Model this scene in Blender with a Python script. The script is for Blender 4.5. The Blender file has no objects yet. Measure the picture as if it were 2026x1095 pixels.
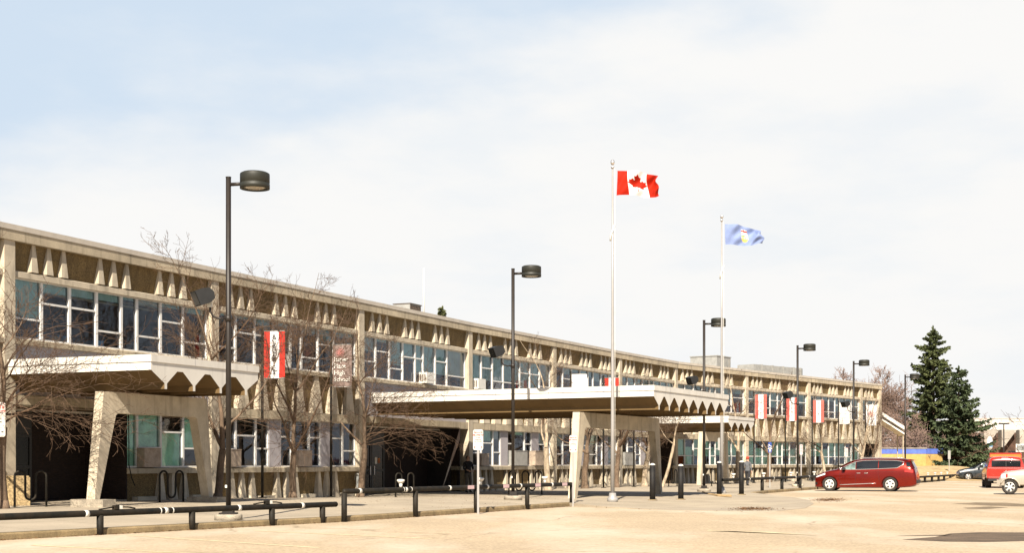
import bpy, bmesh, math, random
from mathutils import Vector, Matrix
from mathutils.geometry import delaunay_2d_cdt
import numpy as np

R = math.radians
SC = bpy.context.scene
COL = SC.collection

# ------------------------------------------------------------------ camera, sky, sun, exposure
EYE = 1.55
cam = bpy.data.cameras.new("camera")
cam.lens = 36 * 2750 / 2026
cam.sensor_width = 36
cam.shift_y = (917 - 547.5) / 2026
cam.clip_end = 6000
camo = bpy.data.objects.new("camera", cam)
COL.objects.link(camo)
camo.location = (0, 0, EYE)
camo.rotation_euler = (R(90), 0, 0)
SC.camera = camo

SUN_EL, SHADOW_AZ = 40.5, 8.0          # shadows run away from the camera, a little to the right
world = bpy.data.worlds.new("World")
SC.world = world
world.use_nodes = True
wn = world.node_tree.nodes
wl = world.node_tree.links
wn.clear()
w_out = wn.new("ShaderNodeOutputWorld")
w_bg = wn.new("ShaderNodeBackground")
w_bg.inputs["Strength"].default_value = 0.05
w_sky = wn.new("ShaderNodeTexSky")
w_sky.sky_type = 'NISHITA'
w_sky.sun_disc = False
w_sky.sun_elevation = R(SUN_EL)
w_sky.sun_rotation = R(180 + SHADOW_AZ)
w_sky.air_density = 1.0
w_sky.dust_density = 1.2
w_geo = wn.new("ShaderNodeTexCoord")
w_dot = wn.new("ShaderNodeVectorMath"); w_dot.operation = 'DOT_PRODUCT'
w_dot.inputs[1].default_value = (-0.26, -0.255, 1.0)
w_map = wn.new("ShaderNodeMapping"); w_map.inputs["Scale"].default_value = (1.0, 1.0, 2.6)
w_n1 = wn.new("ShaderNodeTexNoise"); w_n1.inputs["Scale"].default_value = 7.0
w_n1.inputs["Detail"].default_value = 8; w_n1.inputs["Roughness"].default_value = 0.52
w_mul = wn.new("ShaderNodeMath"); w_mul.operation = 'MULTIPLY_ADD'
w_mul.inputs[1].default_value = 0.22; w_mul.inputs[2].default_value = -0.11
w_add = wn.new("ShaderNodeMath"); w_add.operation = 'ADD'
w_ramp = wn.new("ShaderNodeMapRange"); w_ramp.interpolation_type = 'SMOOTHSTEP'
w_ramp.inputs["From Min"].default_value = -0.005
w_ramp.inputs["From Max"].default_value = 0.12
w_ramp.inputs["To Min"].default_value = 1.0
w_ramp.inputs["To Max"].default_value = 0.0
w_mix = wn.new("ShaderNodeMix"); w_mix.data_type = 'RGBA'
w_pale = wn.new("ShaderNodeMix"); w_pale.data_type = 'RGBA'
w_pale.inputs["Factor"].default_value = 0.92
w_pale.inputs["B"].default_value = (5.9, 6.9, 8.0, 1)
w_mix.inputs["B"].default_value = (8.35, 8.30, 8.18, 1)
wl.new(w_geo.outputs["Generated"], w_dot.inputs[0])
wl.new(w_geo.outputs["Generated"], w_map.inputs["Vector"])
wl.new(w_map.outputs["Vector"], w_n1.inputs["Vector"])
wl.new(w_n1.outputs["Fac"], w_mul.inputs[0])
wl.new(w_dot.outputs["Value"], w_add.inputs[0])
wl.new(w_mul.outputs[0], w_add.inputs[1])
wl.new(w_add.outputs[0], w_ramp.inputs["Value"])
w_map2 = wn.new("ShaderNodeMapping"); w_map2.inputs["Scale"].default_value = (1.0, 1.0, 3.0); w_map2.inputs["Rotation"].default_value = (0, R(12), 0)
w_n2 = wn.new("ShaderNodeTexNoise"); w_n2.inputs["Scale"].default_value = 5.0; w_n2.inputs["Detail"].default_value = 9; w_n2.inputs["Roughness"].default_value = 0.58
w_r2 = wn.new("ShaderNodeMapRange"); w_r2.interpolation_type = 'SMOOTHSTEP'
w_r2.inputs["From Min"].default_value = 0.44; w_r2.inputs["From Max"].default_value = 0.70
w_r2.inputs["To Min"].default_value = 1.0; w_r2.inputs["To Max"].default_value = 0.72
w_m2 = wn.new("ShaderNodeMath"); w_m2.operation = 'MULTIPLY'
wl.new(w_geo.outputs["Generated"], w_map2.inputs["Vector"]); wl.new(w_map2.outputs["Vector"], w_n2.inputs["Vector"])
wl.new(w_n2.outputs["Fac"], w_r2.inputs["Value"])
wl.new(w_ramp.outputs["Result"], w_m2.inputs[0]); wl.new(w_r2.outputs["Result"], w_m2.inputs[1])
wl.new(w_m2.outputs[0], w_mix.inputs["Factor"])
wl.new(w_sky.outputs["Color"], w_pale.inputs["A"])
wl.new(w_pale.outputs["Result"], w_mix.inputs["A"])
# bright cloud kept to the sky ahead; unseen sky left darker to cut fill
w_sep = wn.new("ShaderNodeSeparateXYZ"); wl.new(w_geo.outputs["Generated"], w_sep.inputs[0])
w_sec = wn.new("ShaderNodeMapRange"); w_sec.interpolation_type = 'SMOOTHSTEP'
w_sec.inputs["From Min"].default_value = 0.50; w_sec.inputs["From Max"].default_value = 0.90
wl.new(w_sep.outputs["Y"], w_sec.inputs["Value"])
w_clear = wn.new("ShaderNodeMix"); w_clear.data_type = 'RGBA'
w_low = wn.new("ShaderNodeMapRange"); w_low.interpolation_type = 'SMOOTHSTEP'  # bright horizon band added all round for window reflections
w_low.inputs["From Min"].default_value = 0.26; w_low.inputs["From Max"].default_value = 0.02
w_low.inputs["To Min"].default_value = 0.0; w_low.inputs["To Max"].default_value = 0.75
wl.new(w_sep.outputs["Z"], w_low.inputs["Value"])
w_max = wn.new("ShaderNodeMath"); w_max.operation = 'MAXIMUM'
wl.new(w_sec.outputs["Result"], w_max.inputs[0]); wl.new(w_low.outputs["Result"], w_max.inputs[1])
wl.new(w_max.outputs[0], w_clear.inputs["Factor"])
wl.new(w_sky.outputs["Color"], w_clear.inputs["A"]); wl.new(w_mix.outputs["Result"], w_clear.inputs["B"])
wl.new(w_clear.outputs["Result"], w_bg.inputs["Color"])
wl.new(w_bg.outputs["Background"], w_out.inputs["Surface"])

sun = bpy.data.lights.new("sun", 'SUN')
sun.energy = 5.0
sun.angle = R(0.5)
sun.color = (1.0, 0.91, 0.77)
suno = bpy.data.objects.new("sun", sun)
COL.objects.link(suno)
_sd = Vector((math.sin(R(SHADOW_AZ)) * math.cos(R(SUN_EL)), math.cos(R(SHADOW_AZ)) * math.cos(R(SUN_EL)), -math.sin(R(SUN_EL))))
suno.rotation_euler = _sd.to_track_quat('-Z', 'Y').to_euler()
suno.location = (-20, -40, 60)

SC.view_settings.view_transform = 'Standard'
SC.view_settings.look = 'None'
SC.view_settings.exposure = 1.2
SC.view_settings.gamma = 1.0

# ------------------------------------------------------------------ materials
MATS = {}

def mat(name, c, rough=0.8, var=0.12, scale=3.0, fine=0.0, fscale=60.0, bump=0.0, metal=0.0, spec=0.4,
        stretch=(1, 1, 1), c2=None, stain=0.0, coat=0.0, broad=0.0):
    """procedural surface: base colour broken up by coarse noise, fine speckle and (optionally) streaky stains"""
    m = bpy.data.materials.new(name)
    m.use_nodes = True
    c = [x * .77 for x in c]; c2 = None if c2 is None else [x * .77 for x in c2]     # the picture is exposed one stop up
    n, l = m.node_tree.nodes, m.node_tree.links
    b = n["Principled BSDF"]
    b.inputs["Roughness"].default_value = rough
    b.inputs["Metallic"].default_value = metal
    b.inputs["Specular IOR Level"].default_value = spec
    b.inputs["Coat Weight"].default_value = coat
    b.inputs["Coat Roughness"].default_value = 0.05
    tc = n.new("ShaderNodeTexCoord")
    mp = n.new("ShaderNodeMapping"); mp.inputs["Scale"].default_value = stretch
    l.new(tc.outputs["Object"], mp.inputs["Vector"])
    nz = n.new("ShaderNodeTexNoise"); nz.inputs["Scale"].default_value = scale
    nz.inputs["Detail"].default_value = 6; nz.inputs["Roughness"].default_value = 0.6
    l.new(mp.outputs["Vector"], nz.inputs["Vector"])
    mx = n.new("ShaderNodeMix"); mx.data_type = 'RGBA'
    lo = [max(0, x * (1 - var * 1.6)) for x in c] if c2 is None else list(c2)
    hi = [min(1, x * (1 + var * (1.6 if c2 is None else 0.5))) for x in c]
    mx.inputs["A"].default_value = (*lo, 1); mx.inputs["B"].default_value = (*hi, 1)
    mr = n.new("ShaderNodeMapRange"); mr.inputs["From Min"].default_value = 0.3; mr.inputs["From Max"].default_value = 0.7
    l.new(nz.outputs["Fac"], mr.inputs["Value"]); l.new(mr.outputs["Result"], mx.inputs["Factor"])
    out = mx.outputs["Result"]
    if fine > 0:
        n2 = n.new("ShaderNodeTexNoise"); n2.inputs["Scale"].default_value = fscale; n2.inputs["Detail"].default_value = 2
        l.new(tc.outputs["Object"], n2.inputs["Vector"])
        r2 = n.new("ShaderNodeMapRange"); r2.inputs["From Min"].default_value = 0.3; r2.inputs["From Max"].default_value = 0.7
        r2.inputs["To Min"].default_value = 1 - fine; r2.inputs["To Max"].default_value = 1 + fine
        l.new(n2.outputs["Fac"], r2.inputs["Value"])
        v = n.new("ShaderNodeVectorMath"); v.operation = 'SCALE'
        l.new(out, v.inputs[0]); l.new(r2.outputs["Result"], v.inputs["Scale"])
        out = v.outputs["Vector"]
    if stain > 0:
        m3 = n.new("ShaderNodeMapping"); m3.inputs["Scale"].default_value = (2.2, 2.2, 0.25)
        l.new(tc.outputs["Object"], m3.inputs["Vector"])
        n3 = n.new("ShaderNodeTexNoise"); n3.inputs["Scale"].default_value = 2.0; n3.inputs["Detail"].default_value = 7
        l.new(m3.outputs["Vector"], n3.inputs["Vector"])
        r3 = n.new("ShaderNodeMapRange"); r3.inputs["From Min"].default_value = 0.52; r3.inputs["From Max"].default_value = 0.72
        r3.inputs["To Min"].default_value = 1.0; r3.inputs["To Max"].default_value = 1 - stain
        l.new(n3.outputs["Fac"], r3.inputs["Value"])
        v = n.new("ShaderNodeVectorMath"); v.operation = 'SCALE'
        l.new(out, v.inputs[0]); l.new(r3.outputs["Result"], v.inputs["Scale"])
        out = v.outputs["Vector"]
    if broad > 0:       # panel to panel change of tone
        n6 = n.new("ShaderNodeTexNoise"); n6.inputs["Scale"].default_value = .33; n6.inputs["Detail"].default_value = 3
        l.new(tc.outputs["Object"], n6.inputs["Vector"])
        r6 = n.new("ShaderNodeMapRange"); r6.inputs["From Min"].default_value = .35; r6.inputs["From Max"].default_value = .65
        r6.inputs["To Min"].default_value = 1 - broad; r6.inputs["To Max"].default_value = 1 + broad * .6
        l.new(n6.outputs["Fac"], r6.inputs["Value"])
        v = n.new("ShaderNodeVectorMath"); v.operation = 'SCALE'
        l.new(out, v.inputs[0]); l.new(r6.outputs["Result"], v.inputs["Scale"]); out = v.outputs["Vector"]
    l.new(out, b.inputs["Base Color"])
    if bump > 0:
        bp = n.new("ShaderNodeBump"); bp.inputs["Strength"].default_value = bump; bp.inputs["Distance"].default_value = 0.02
        n4 = n.new("ShaderNodeTexNoise"); n4.inputs["Scale"].default_value = fscale; n4.inputs["Detail"].default_value = 3
        l.new(tc.outputs["Object"], n4.inputs["Vector"])
        l.new(n4.outputs["Fac"], bp.inputs["Height"]); l.new(bp.outputs["Normal"], b.inputs["Normal"])
    MATS[name] = m
    return m

concrete = mat("concrete", (.50, .418, .295), .9, .14, 1.2, .12, 40, .25, stain=.45, broad=.16)
concrete_light = mat("concrete_light", (.58, .495, .37), .9, .13, 1.5, .10, 40, .2, stain=.40, broad=.12)
aggregate = mat("brown_aggregate", (.20, .135, .056), .95, .16, 2.0, .45, 26, .8, stain=.25, broad=.18)
roof_cap = mat("roof_flashing", (.56, .50, .42), .55, .06, 2.0, .04, 50, stain=.12)
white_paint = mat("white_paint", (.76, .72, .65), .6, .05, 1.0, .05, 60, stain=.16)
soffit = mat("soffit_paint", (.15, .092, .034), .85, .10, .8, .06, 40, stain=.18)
grey_panel = mat("grey_panel", (.40, .37, .385), .8, .07, 1.0, .05, 40)
alu_white = mat("white_window_frame", (.78, .76, .72), .45, .05, 3.0)
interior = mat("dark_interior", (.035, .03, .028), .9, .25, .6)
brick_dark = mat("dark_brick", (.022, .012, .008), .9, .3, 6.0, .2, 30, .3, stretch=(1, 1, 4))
door_metal = mat("dark_door_frame", (.03, .026, .022), .45, .15, 3.0)
handle_metal = mat("brushed_handle", (.6, .6, .6), .3, .05, 5, metal=.9)
roof_gravel = mat("roof_gravel", (.35, .32, .28), .95, .15, 3, .3, 40)
lamp_brown = mat("lamp_bronze_paint", (.022, .016, .012), .5, .14, 5, .12, 60)
lamp_head = mat("lamp_head_olive", (.026, .026, .019), .55, .10, 6, .08, 60)
lamp_lens = mat("lamp_lens", (.5, .45, .36), .2, .2, 9)
black_steel = mat("black_steel", (.006, .007, .006), .65, .3, 5, .3, 40, .3, spec=.2, c2=(.030, .022, .014))
bollard_paint = mat("bollard_black", (.006, .006, .007), .65, .25, 4, .2, 50, .2, spec=.25, c2=(.024, .020, .016))
scuff_white = mat("scuffed_white", (.72, .69, .62), .7, .15, 8, .1, 40)
paper_white = mat("paper_white", (.75, .72, .66), .8, .08, 9)
galv = mat("galvanised_metal", (.40, .39, .36), .5, .10, 4, .05, 60, metal=.25)
pole_white = mat("pole_satin_white", (.40, .38, .36), .35, .04, 3, metal=.2)
plinth_stone = mat("pebble_concrete", (.40, .29, .15), .95, .3, 16, .4, 30, .8)
kerb_mat = mat("kerb_concrete", (.27, .195, .10), .95, .2, 1.6, .2, 40, .4, stain=.3)
footing_mat = mat("footing_concrete", (.36, .31, .24), .95, .2, 4, .2, 30, .4)
ac_white = mat("ac_white_metal", (.78, .75, .68), .5, .05, 5)
ac_box = mat("weathered_sheet_box", (.42, .33, .25), .7, .18, 4, .1, 50)
ac_dark = mat("ac_grille_dark", (.10, .07, .05), .7, .2, 8)
red_cloth = mat("red_cloth", (.46, .024, .012), .8, .1, 3, .05, 40)
red_faded = mat("sun_faded_red_cloth", (.56, .11, .085), .8, .15, 3, .1, 30)
white_cloth = mat("white_cloth", (.84, .82, .80), .8, .04, 3, .03, 40)
taupe_cloth = mat("faded_taupe_cloth", (.235, .17, .15), .85, .14, 3, .08, 30)
pale_cloth = mat("pale_grey_cloth", (.58, .52, .49), .85, .07, 3, .05, 30)
ink_black = mat("ink_black", (.02, .02, .02), .7, .1, 3)
ink_red = mat("ink_red", (.62, .06, .04), .7, .1, 3)
rose_red = mat("rose_red", (.62, .24, .22), .7, .1, 3)
ink_grey = mat("ink_pale_grey", (.40, .38, .38), .7, .1, 3)
flag_red = mat("flag_red", (.42, .014, .002), .75, .06, 3, spec=.15)
flag_white = mat("flag_white", (.74, .72, .70), .75, .03, 3)
flag_blue = mat("flag_blue", (.20, .26, .47), .75, .08, 3)
flag_gold = mat("flag_gold", (.80, .55, .12), .75, .06, 3)
flag_green = mat("flag_green", (.25, .38, .12), .75, .06, 3)
bark = mat("bark_brown", (.17, .115, .075), .95, .28, 6, .3, 40, .6, stretch=(1, 1, .3))
bark_pale = mat("bark_pale", (.42, .33, .23), .95, .3, 7, .3, 40, .6, stretch=(1, 1, .4))
twig = mat("twig_brown", (.125, .075, .045), .95, .2, 2, .1, 20)
twig_grey = mat("twig_red_grey", (.30, .205, .165), .95, .2, 1, .1, 10)
spruce_leaf = mat("spruce_needles", (.092, .104, .032), .85, .4, .5, .25, 9, c2=(.034, .050, .018))
spruce_blue = mat("spruce_needles_blue", (.070, .092, .036), .85, .4, .5, .25, 9, c2=(.030, .048, .022))
shrub_leaf = mat("shrub_needles", (.10, .11, .04), .9, .4, 2, .3, 14)
dry_grass = mat("dry_grass", (.48, .34, .17), .95, .22, .9, .3, 14, .5)
yellow_brick = mat("yellow_brick", (.50, .33, .11), .9, .12, 2, .15, 22)
blue_band = mat("blue_band", (.09, .15, .50), .7, .15, 2, .1, 20)
far_brick = mat("far_brown_brick", (.085, .045, .03), .9, .25, 1, .2, 6)
far_grey = mat("far_grey_roof", (.36, .32, .27), .85, .12, .8, .1, 6)
van_red = mat("van_red_paint", (.235, .010, .002), .26, .06, 2, .03, 90, metal=.7, spec=.5, coat=.4)
truck_red = mat("truck_red_paint", (.46, .018, .006), .35, .06, 2, spec=.5, coat=.6)
truck_orange = mat("orange_paint", (.80, .17, .015), .5, .05, 2, spec=.5)
car_slate = mat("car_slate_paint", (.018, .024, .028), .3, .08, 2, metal=.1, spec=.6, coat=.7)
car_silver = mat("silver_gold_paint", (.50, .44, .36), .35, .04, 2, metal=.3, spec=.5, coat=.6)
car_glass = mat("car_glass_tinted", (.012, .014, .016), .06, .2, 1, spec=.7)
car_glass_clear = mat("car_glass_green", (.17, .24, .22), .06, .5, 4, spec=.8)
rubber = mat("tyre_rubber", (.028, .024, .02), .85, .2, 8)
alloy = mat("alloy_wheel", (.72, .70, .66), .35, .05, 4, metal=.3)
chrome = mat("chrome_trim", (.85, .82, .78), .18, .03, 4, metal=.8)
plastic_black = mat("black_plastic", (.018, .018, .018), .55, .15, 6)
tail_red = mat("tail_lamp_red", (.55, .03, .02), .2, .1, 6, coat=.6)
lamp_clear = mat("headlamp_clear", (.7, .7, .7), .15, .1, 8, coat=.6)
skin_mat = mat("skin", (.48, .30, .21), .6, .06, 5)
cloth_black = mat("black_jacket", (.014, .014, .017), .9, .2, 6)
cloth_grey = mat("grey_jacket", (.12, .125, .135), .9, .2, 6)
cloth_dark = mat("dark_trousers", (.03, .03, .035), .9, .2, 6)
cloth_tan = mat("tan_trousers", (.10, .085, .07), .9, .2, 6)
hair_dark = mat("hair_dark", (.02, .014, .01), .7, .2, 9)
cap_red = mat("knit_cap_red", (.55, .06, .03), .9, .15, 12)
leaf_litter = mat("leaf_litter", (.16, .075, .025), .95, .5, 3, .3, 30)
wood_pale = mat("weathered_wood", (.52, .36, .18), .85, .15, 3, stretch=(1, 6, 6))
sign_blue = mat("sign_blue", (.02, .06, .28), .5, .08, 4)
sign_sky = mat("sign_sky_blue", (.08, .30, .62), .5, .08, 4)
pink_plate = mat("pink_sign_plate", (.72, .50, .50), .5, .05, 4)
blind_teal = mat("teal_blind", (.52, .72, .70), .9, .12, 1.2)
blind_green = mat("green_blind", (.62, .98, .72), .9, .16, 2.0, .1, 30)
blind_pale = mat("pale_blind", (.62, .66, .60), .9, .10, 1.2)
poster_mix = mat("orange_poster", (.62, .25, .05), .8, .5, 5, c2=(.20, .05, .03))
utility_grey = mat("utility_box_grey", (.26, .27, .26), .5, .08, 5)

def glass_material():
    m = bpy.data.materials.new("window_glass"); m.use_nodes = True
    n, l = m.node_tree.nodes, m.node_tree.links
    n.clear()
    o = n.new("ShaderNodeOutputMaterial")
    t = n.new("ShaderNodeBsdfTransparent"); t.inputs["Color"].default_value = (.80, .87, .86, 1)
    g = n.new("ShaderNodeBsdfGlossy"); g.inputs["Roughness"].default_value = .03; g.inputs["Color"].default_value = (.80, .86, 1, 1)
    f = n.new("ShaderNodeFresnel"); f.inputs["IOR"].default_value = 1.52
    bp = n.new("ShaderNodeBump"); bp.inputs["Strength"].default_value = .06; bp.inputs["Distance"].default_value = .05
    nz = n.new("ShaderNodeTexNoise"); nz.inputs["Scale"].default_value = 1.3
    tc = n.new("ShaderNodeTexCoord")
    l.new(tc.outputs["Object"], nz.inputs["Vector"]); l.new(nz.outputs["Fac"], bp.inputs["Height"])
    l.new(bp.outputs["Normal"], g.inputs["Normal"])
    mm = n.new("ShaderNodeMath"); mm.operation = 'MULTIPLY'; mm.inputs[1].default_value = 1.25
    l.new(f.outputs["Fac"], mm.inputs[0])
    x = n.new("ShaderNodeMixShader")
    l.new(mm.outputs[0], x.inputs["Fac"]); l.new(t.outputs[0], x.inputs[1]); l.new(g.outputs[0], x.inputs[2])
    l.new(x.outputs[0], o.inputs["Surface"])
    return m
glass = glass_material()

def lot_material():
    m = mat("dusty_asphalt", (.475, .368, .242), .95, .06, .22, .24, 14, .4)
    n, l = m.node_tree.nodes, m.node_tree.links
    b = n["Principled BSDF"]
    base = b.inputs["Base Color"].links[0].from_socket
    tc = n.new("ShaderNodeTexCoord")
    def ramp(sock, a, bb, lo, hi):
        r = n.new("ShaderNodeMapRange"); r.inputs["From Min"].default_value = a; r.inputs["From Max"].default_value = bb
        r.inputs["To Min"].default_value = lo; r.inputs["To Max"].default_value = hi
        l.new(sock, r.inputs["Value"]); return r.outputs["Result"]
    # pale sand drifts
    mp = n.new("ShaderNodeMapping"); mp.inputs["Scale"].default_value = (.30, .11, 1); mp.inputs["Rotation"].default_value = (0, 0, R(-18))
    l.new(tc.outputs["Object"], mp.inputs["Vector"])
    n1 = n.new("ShaderNodeTexNoise"); n1.inputs["Scale"].default_value = 1.0; n1.inputs["Detail"].default_value = 8
    l.new(mp.outputs["Vector"], n1.inputs["Vector"])
    drift = n.new("ShaderNodeMix"); drift.data_type = 'RGBA'; drift.inputs["B"].default_value = (.465, .388, .295, 1)
    l.new(base, drift.inputs["A"]); l.new(ramp(n1.outputs["Fac"], .46, .64, 0, .85), drift.inputs["Factor"])
    # cracks
    wz = n.new("ShaderNodeTexNoise"); wz.inputs["Scale"].default_value = .5; wz.inputs["Detail"].default_value = 5
    l.new(tc.outputs["Object"], wz.inputs["Vector"])
    ad = n.new("ShaderNodeMix"); ad.data_type = 'RGBA'; ad.blend_type = 'LINEAR_LIGHT'; ad.inputs["Factor"].default_value = .9
    l.new(tc.outputs["Object"], ad.inputs["A"]); l.new(wz.outputs["Color"], ad.inputs["B"])
    vo = n.new("ShaderNodeTexVoronoi"); vo.feature = 'DISTANCE_TO_EDGE'; vo.inputs["Scale"].default_value = .16
    l.new(ad.outputs["Result"], vo.inputs["Vector"])
    crack = ramp(vo.outputs["Distance"], .0, .010, .6, 0)
    gate = n.new("ShaderNodeTexNoise"); gate.inputs["Scale"].default_value = .12
    l.new(tc.outputs["Object"], gate.inputs["Vector"])
    mu = n.new("ShaderNodeMath"); mu.operation = 'MULTIPLY'
    l.new(crack, mu.inputs[0]); l.new(ramp(gate.outputs["Fac"], .44, .58, 0, 1), mu.inputs[1])
    ck = n.new("ShaderNodeMix"); ck.data_type = 'RGBA'; ck.inputs["B"].default_value = (.14, .10, .055, 1)
    l.new(drift.outputs["Result"], ck.inputs["A"]); l.new(mu.outputs[0], ck.inputs["Factor"])
    # scattered dark grit, patches of finer gravel
    g2 = n.new("ShaderNodeTexNoise"); g2.inputs["Scale"].default_value = 3.2; g2.inputs["Detail"].default_value = 10; g2.inputs["Roughness"].default_value = .8
    l.new(tc.outputs["Object"], g2.inputs["Vector"])
    gm = n.new("ShaderNodeMix"); gm.data_type = 'RGBA'; gm.blend_type = 'MULTIPLY'; gm.inputs["Factor"].default_value = 1
    gv = n.new("ShaderNodeCombineXYZ"); gs = ramp(g2.outputs["Fac"], .30, .70, .80, 1.16)
    for k in "XYZ": l.new(gs, gv.inputs[k])
    l.new(ck.outputs["Result"], gm.inputs["A"]); l.new(gv.outputs[0], gm.inputs["B"])
    ck = gm
    n5 = n.new("ShaderNodeTexVoronoi"); n5.inputs["Scale"].default_value = 1.9
    l.new(tc.outputs["Object"], n5.inputs["Vector"])
    gr = n.new("ShaderNodeMix"); gr.data_type = 'RGBA'; gr.inputs["B"].default_value = (.17, .11, .06, 1)
    l.new(ck.outputs["Result"], gr.inputs["A"]); l.new(ramp(n5.outputs["Distance"], .035, .065, .75, 0), gr.inputs["Factor"])
    l.new(gr.outputs["Result"], b.inputs["Base Color"])
    return m
lot_mat = lot_material()
door_glass = mat("dark_door_glass", (.012, .013, .012), .22, .3, 2, spec=.18)

def walk_material():
    m = mat("sidewalk_concrete", (.42, .35, .255), .92, .10, .5, .10, 36, .2)
    n, l = m.node_tree.nodes, m.node_tree.links
    b = n["Principled BSDF"]; base = b.inputs["Base Color"].links[0].from_socket
    tc = n.new("ShaderNodeTexCoord")
    mp = n.new("ShaderNodeMapping"); mp.inputs["Rotation"].default_value = (0, 0, R(27)); mp.inputs["Scale"].default_value = (1, 1, 0)
    l.new(tc.outputs["Object"], mp.inputs["Vector"])
    br = n.new("ShaderNodeTexBrick"); br.offset = 0
    br.inputs["Scale"].default_value = 1; br.inputs["Mortar Size"].default_value = .012
    br.inputs["Brick Width"].default_value = 2.4; br.inputs["Row Height"].default_value = 2.4
    br.inputs["Color1"].default_value = (1, 1, 1, 1); br.inputs["Color2"].default_value = (.90, .90, .92, 1)
    br.inputs["Mortar"].default_value = (.45, .42, .38, 1)
    l.new(mp.outputs["Vector"], br.inputs["Vector"])
    mx = n.new("ShaderNodeMix"); mx.data_type = 'RGBA'; mx.blend_type = 'MULTIPLY'; mx.inputs["Factor"].default_value = 1
    l.new(base, mx.inputs["A"]); l.new(br.outputs["Color"], mx.inputs["B"])
    vo = n.new("ShaderNodeTexVoronoi"); vo.inputs["Scale"].default_value = 1.8
    l.new(tc.outputs["Object"], vo.inputs["Vector"])
    r = n.new("ShaderNodeMapRange"); r.inputs["From Min"].default_value = .03; r.inputs["From Max"].default_value = .08
    r.inputs["To Min"].default_value = .7; r.inputs["To Max"].default_value = 0
    l.new(vo.outputs["Distance"], r.inputs["Value"])
    gr = n.new("ShaderNodeMix"); gr.data_type = 'RGBA'; gr.inputs["B"].default_value = (.12, .085, .05, 1)
    l.new(mx.outputs["Result"], gr.inputs["A"]); l.new(r.outputs["Result"], gr.inputs["Factor"])
    l.new(gr.outputs["Result"], b.inputs["Base Color"])
    return m
walk_mat = walk_material()
patch_mat = mat("dark_brown_patch", (.125, .085, .052), .9, .25, 1.5, .3, 30, .3)  # dark brown for flat patches on the lot
streak_mat = mat("brown_streak", (.20, .145, .085), .95, .3, 1.2, .3, 20)  # mid brown for flat streaks and a spot on the lot
line_mat = mat("faded_line_paint", (.62, .50, .31), .9, .14, 2.5, .15, 20)

# ------------------------------------------------------------------ helpers
class F:
    """local frame: s along the facade, n outward, z up"""
    def __init__(self, o, deg):
        self.o = Vector((o[0], o[1], 0)); a = R(deg); self.deg = deg
        self.d = Vector((math.sin(a), math.cos(a), 0)); self.n = Vector((math.cos(a), -math.sin(a), 0))
    def __call__(self, s, n, z):
        v = self.o + self.d * s + self.n * n; v.z = z; return v

class Rot:
    """local frame x,y,z turned by rz about z at a place"""
    def __init__(self, o=(0, 0, 0), deg=0):
        self.m = Matrix.Translation(Vector(o)) @ Matrix.Rotation(R(deg), 4, 'Z')
    def __call__(self, x, y, z): return self.m @ Vector((x, y, z))
I0 = Rot()

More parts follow.
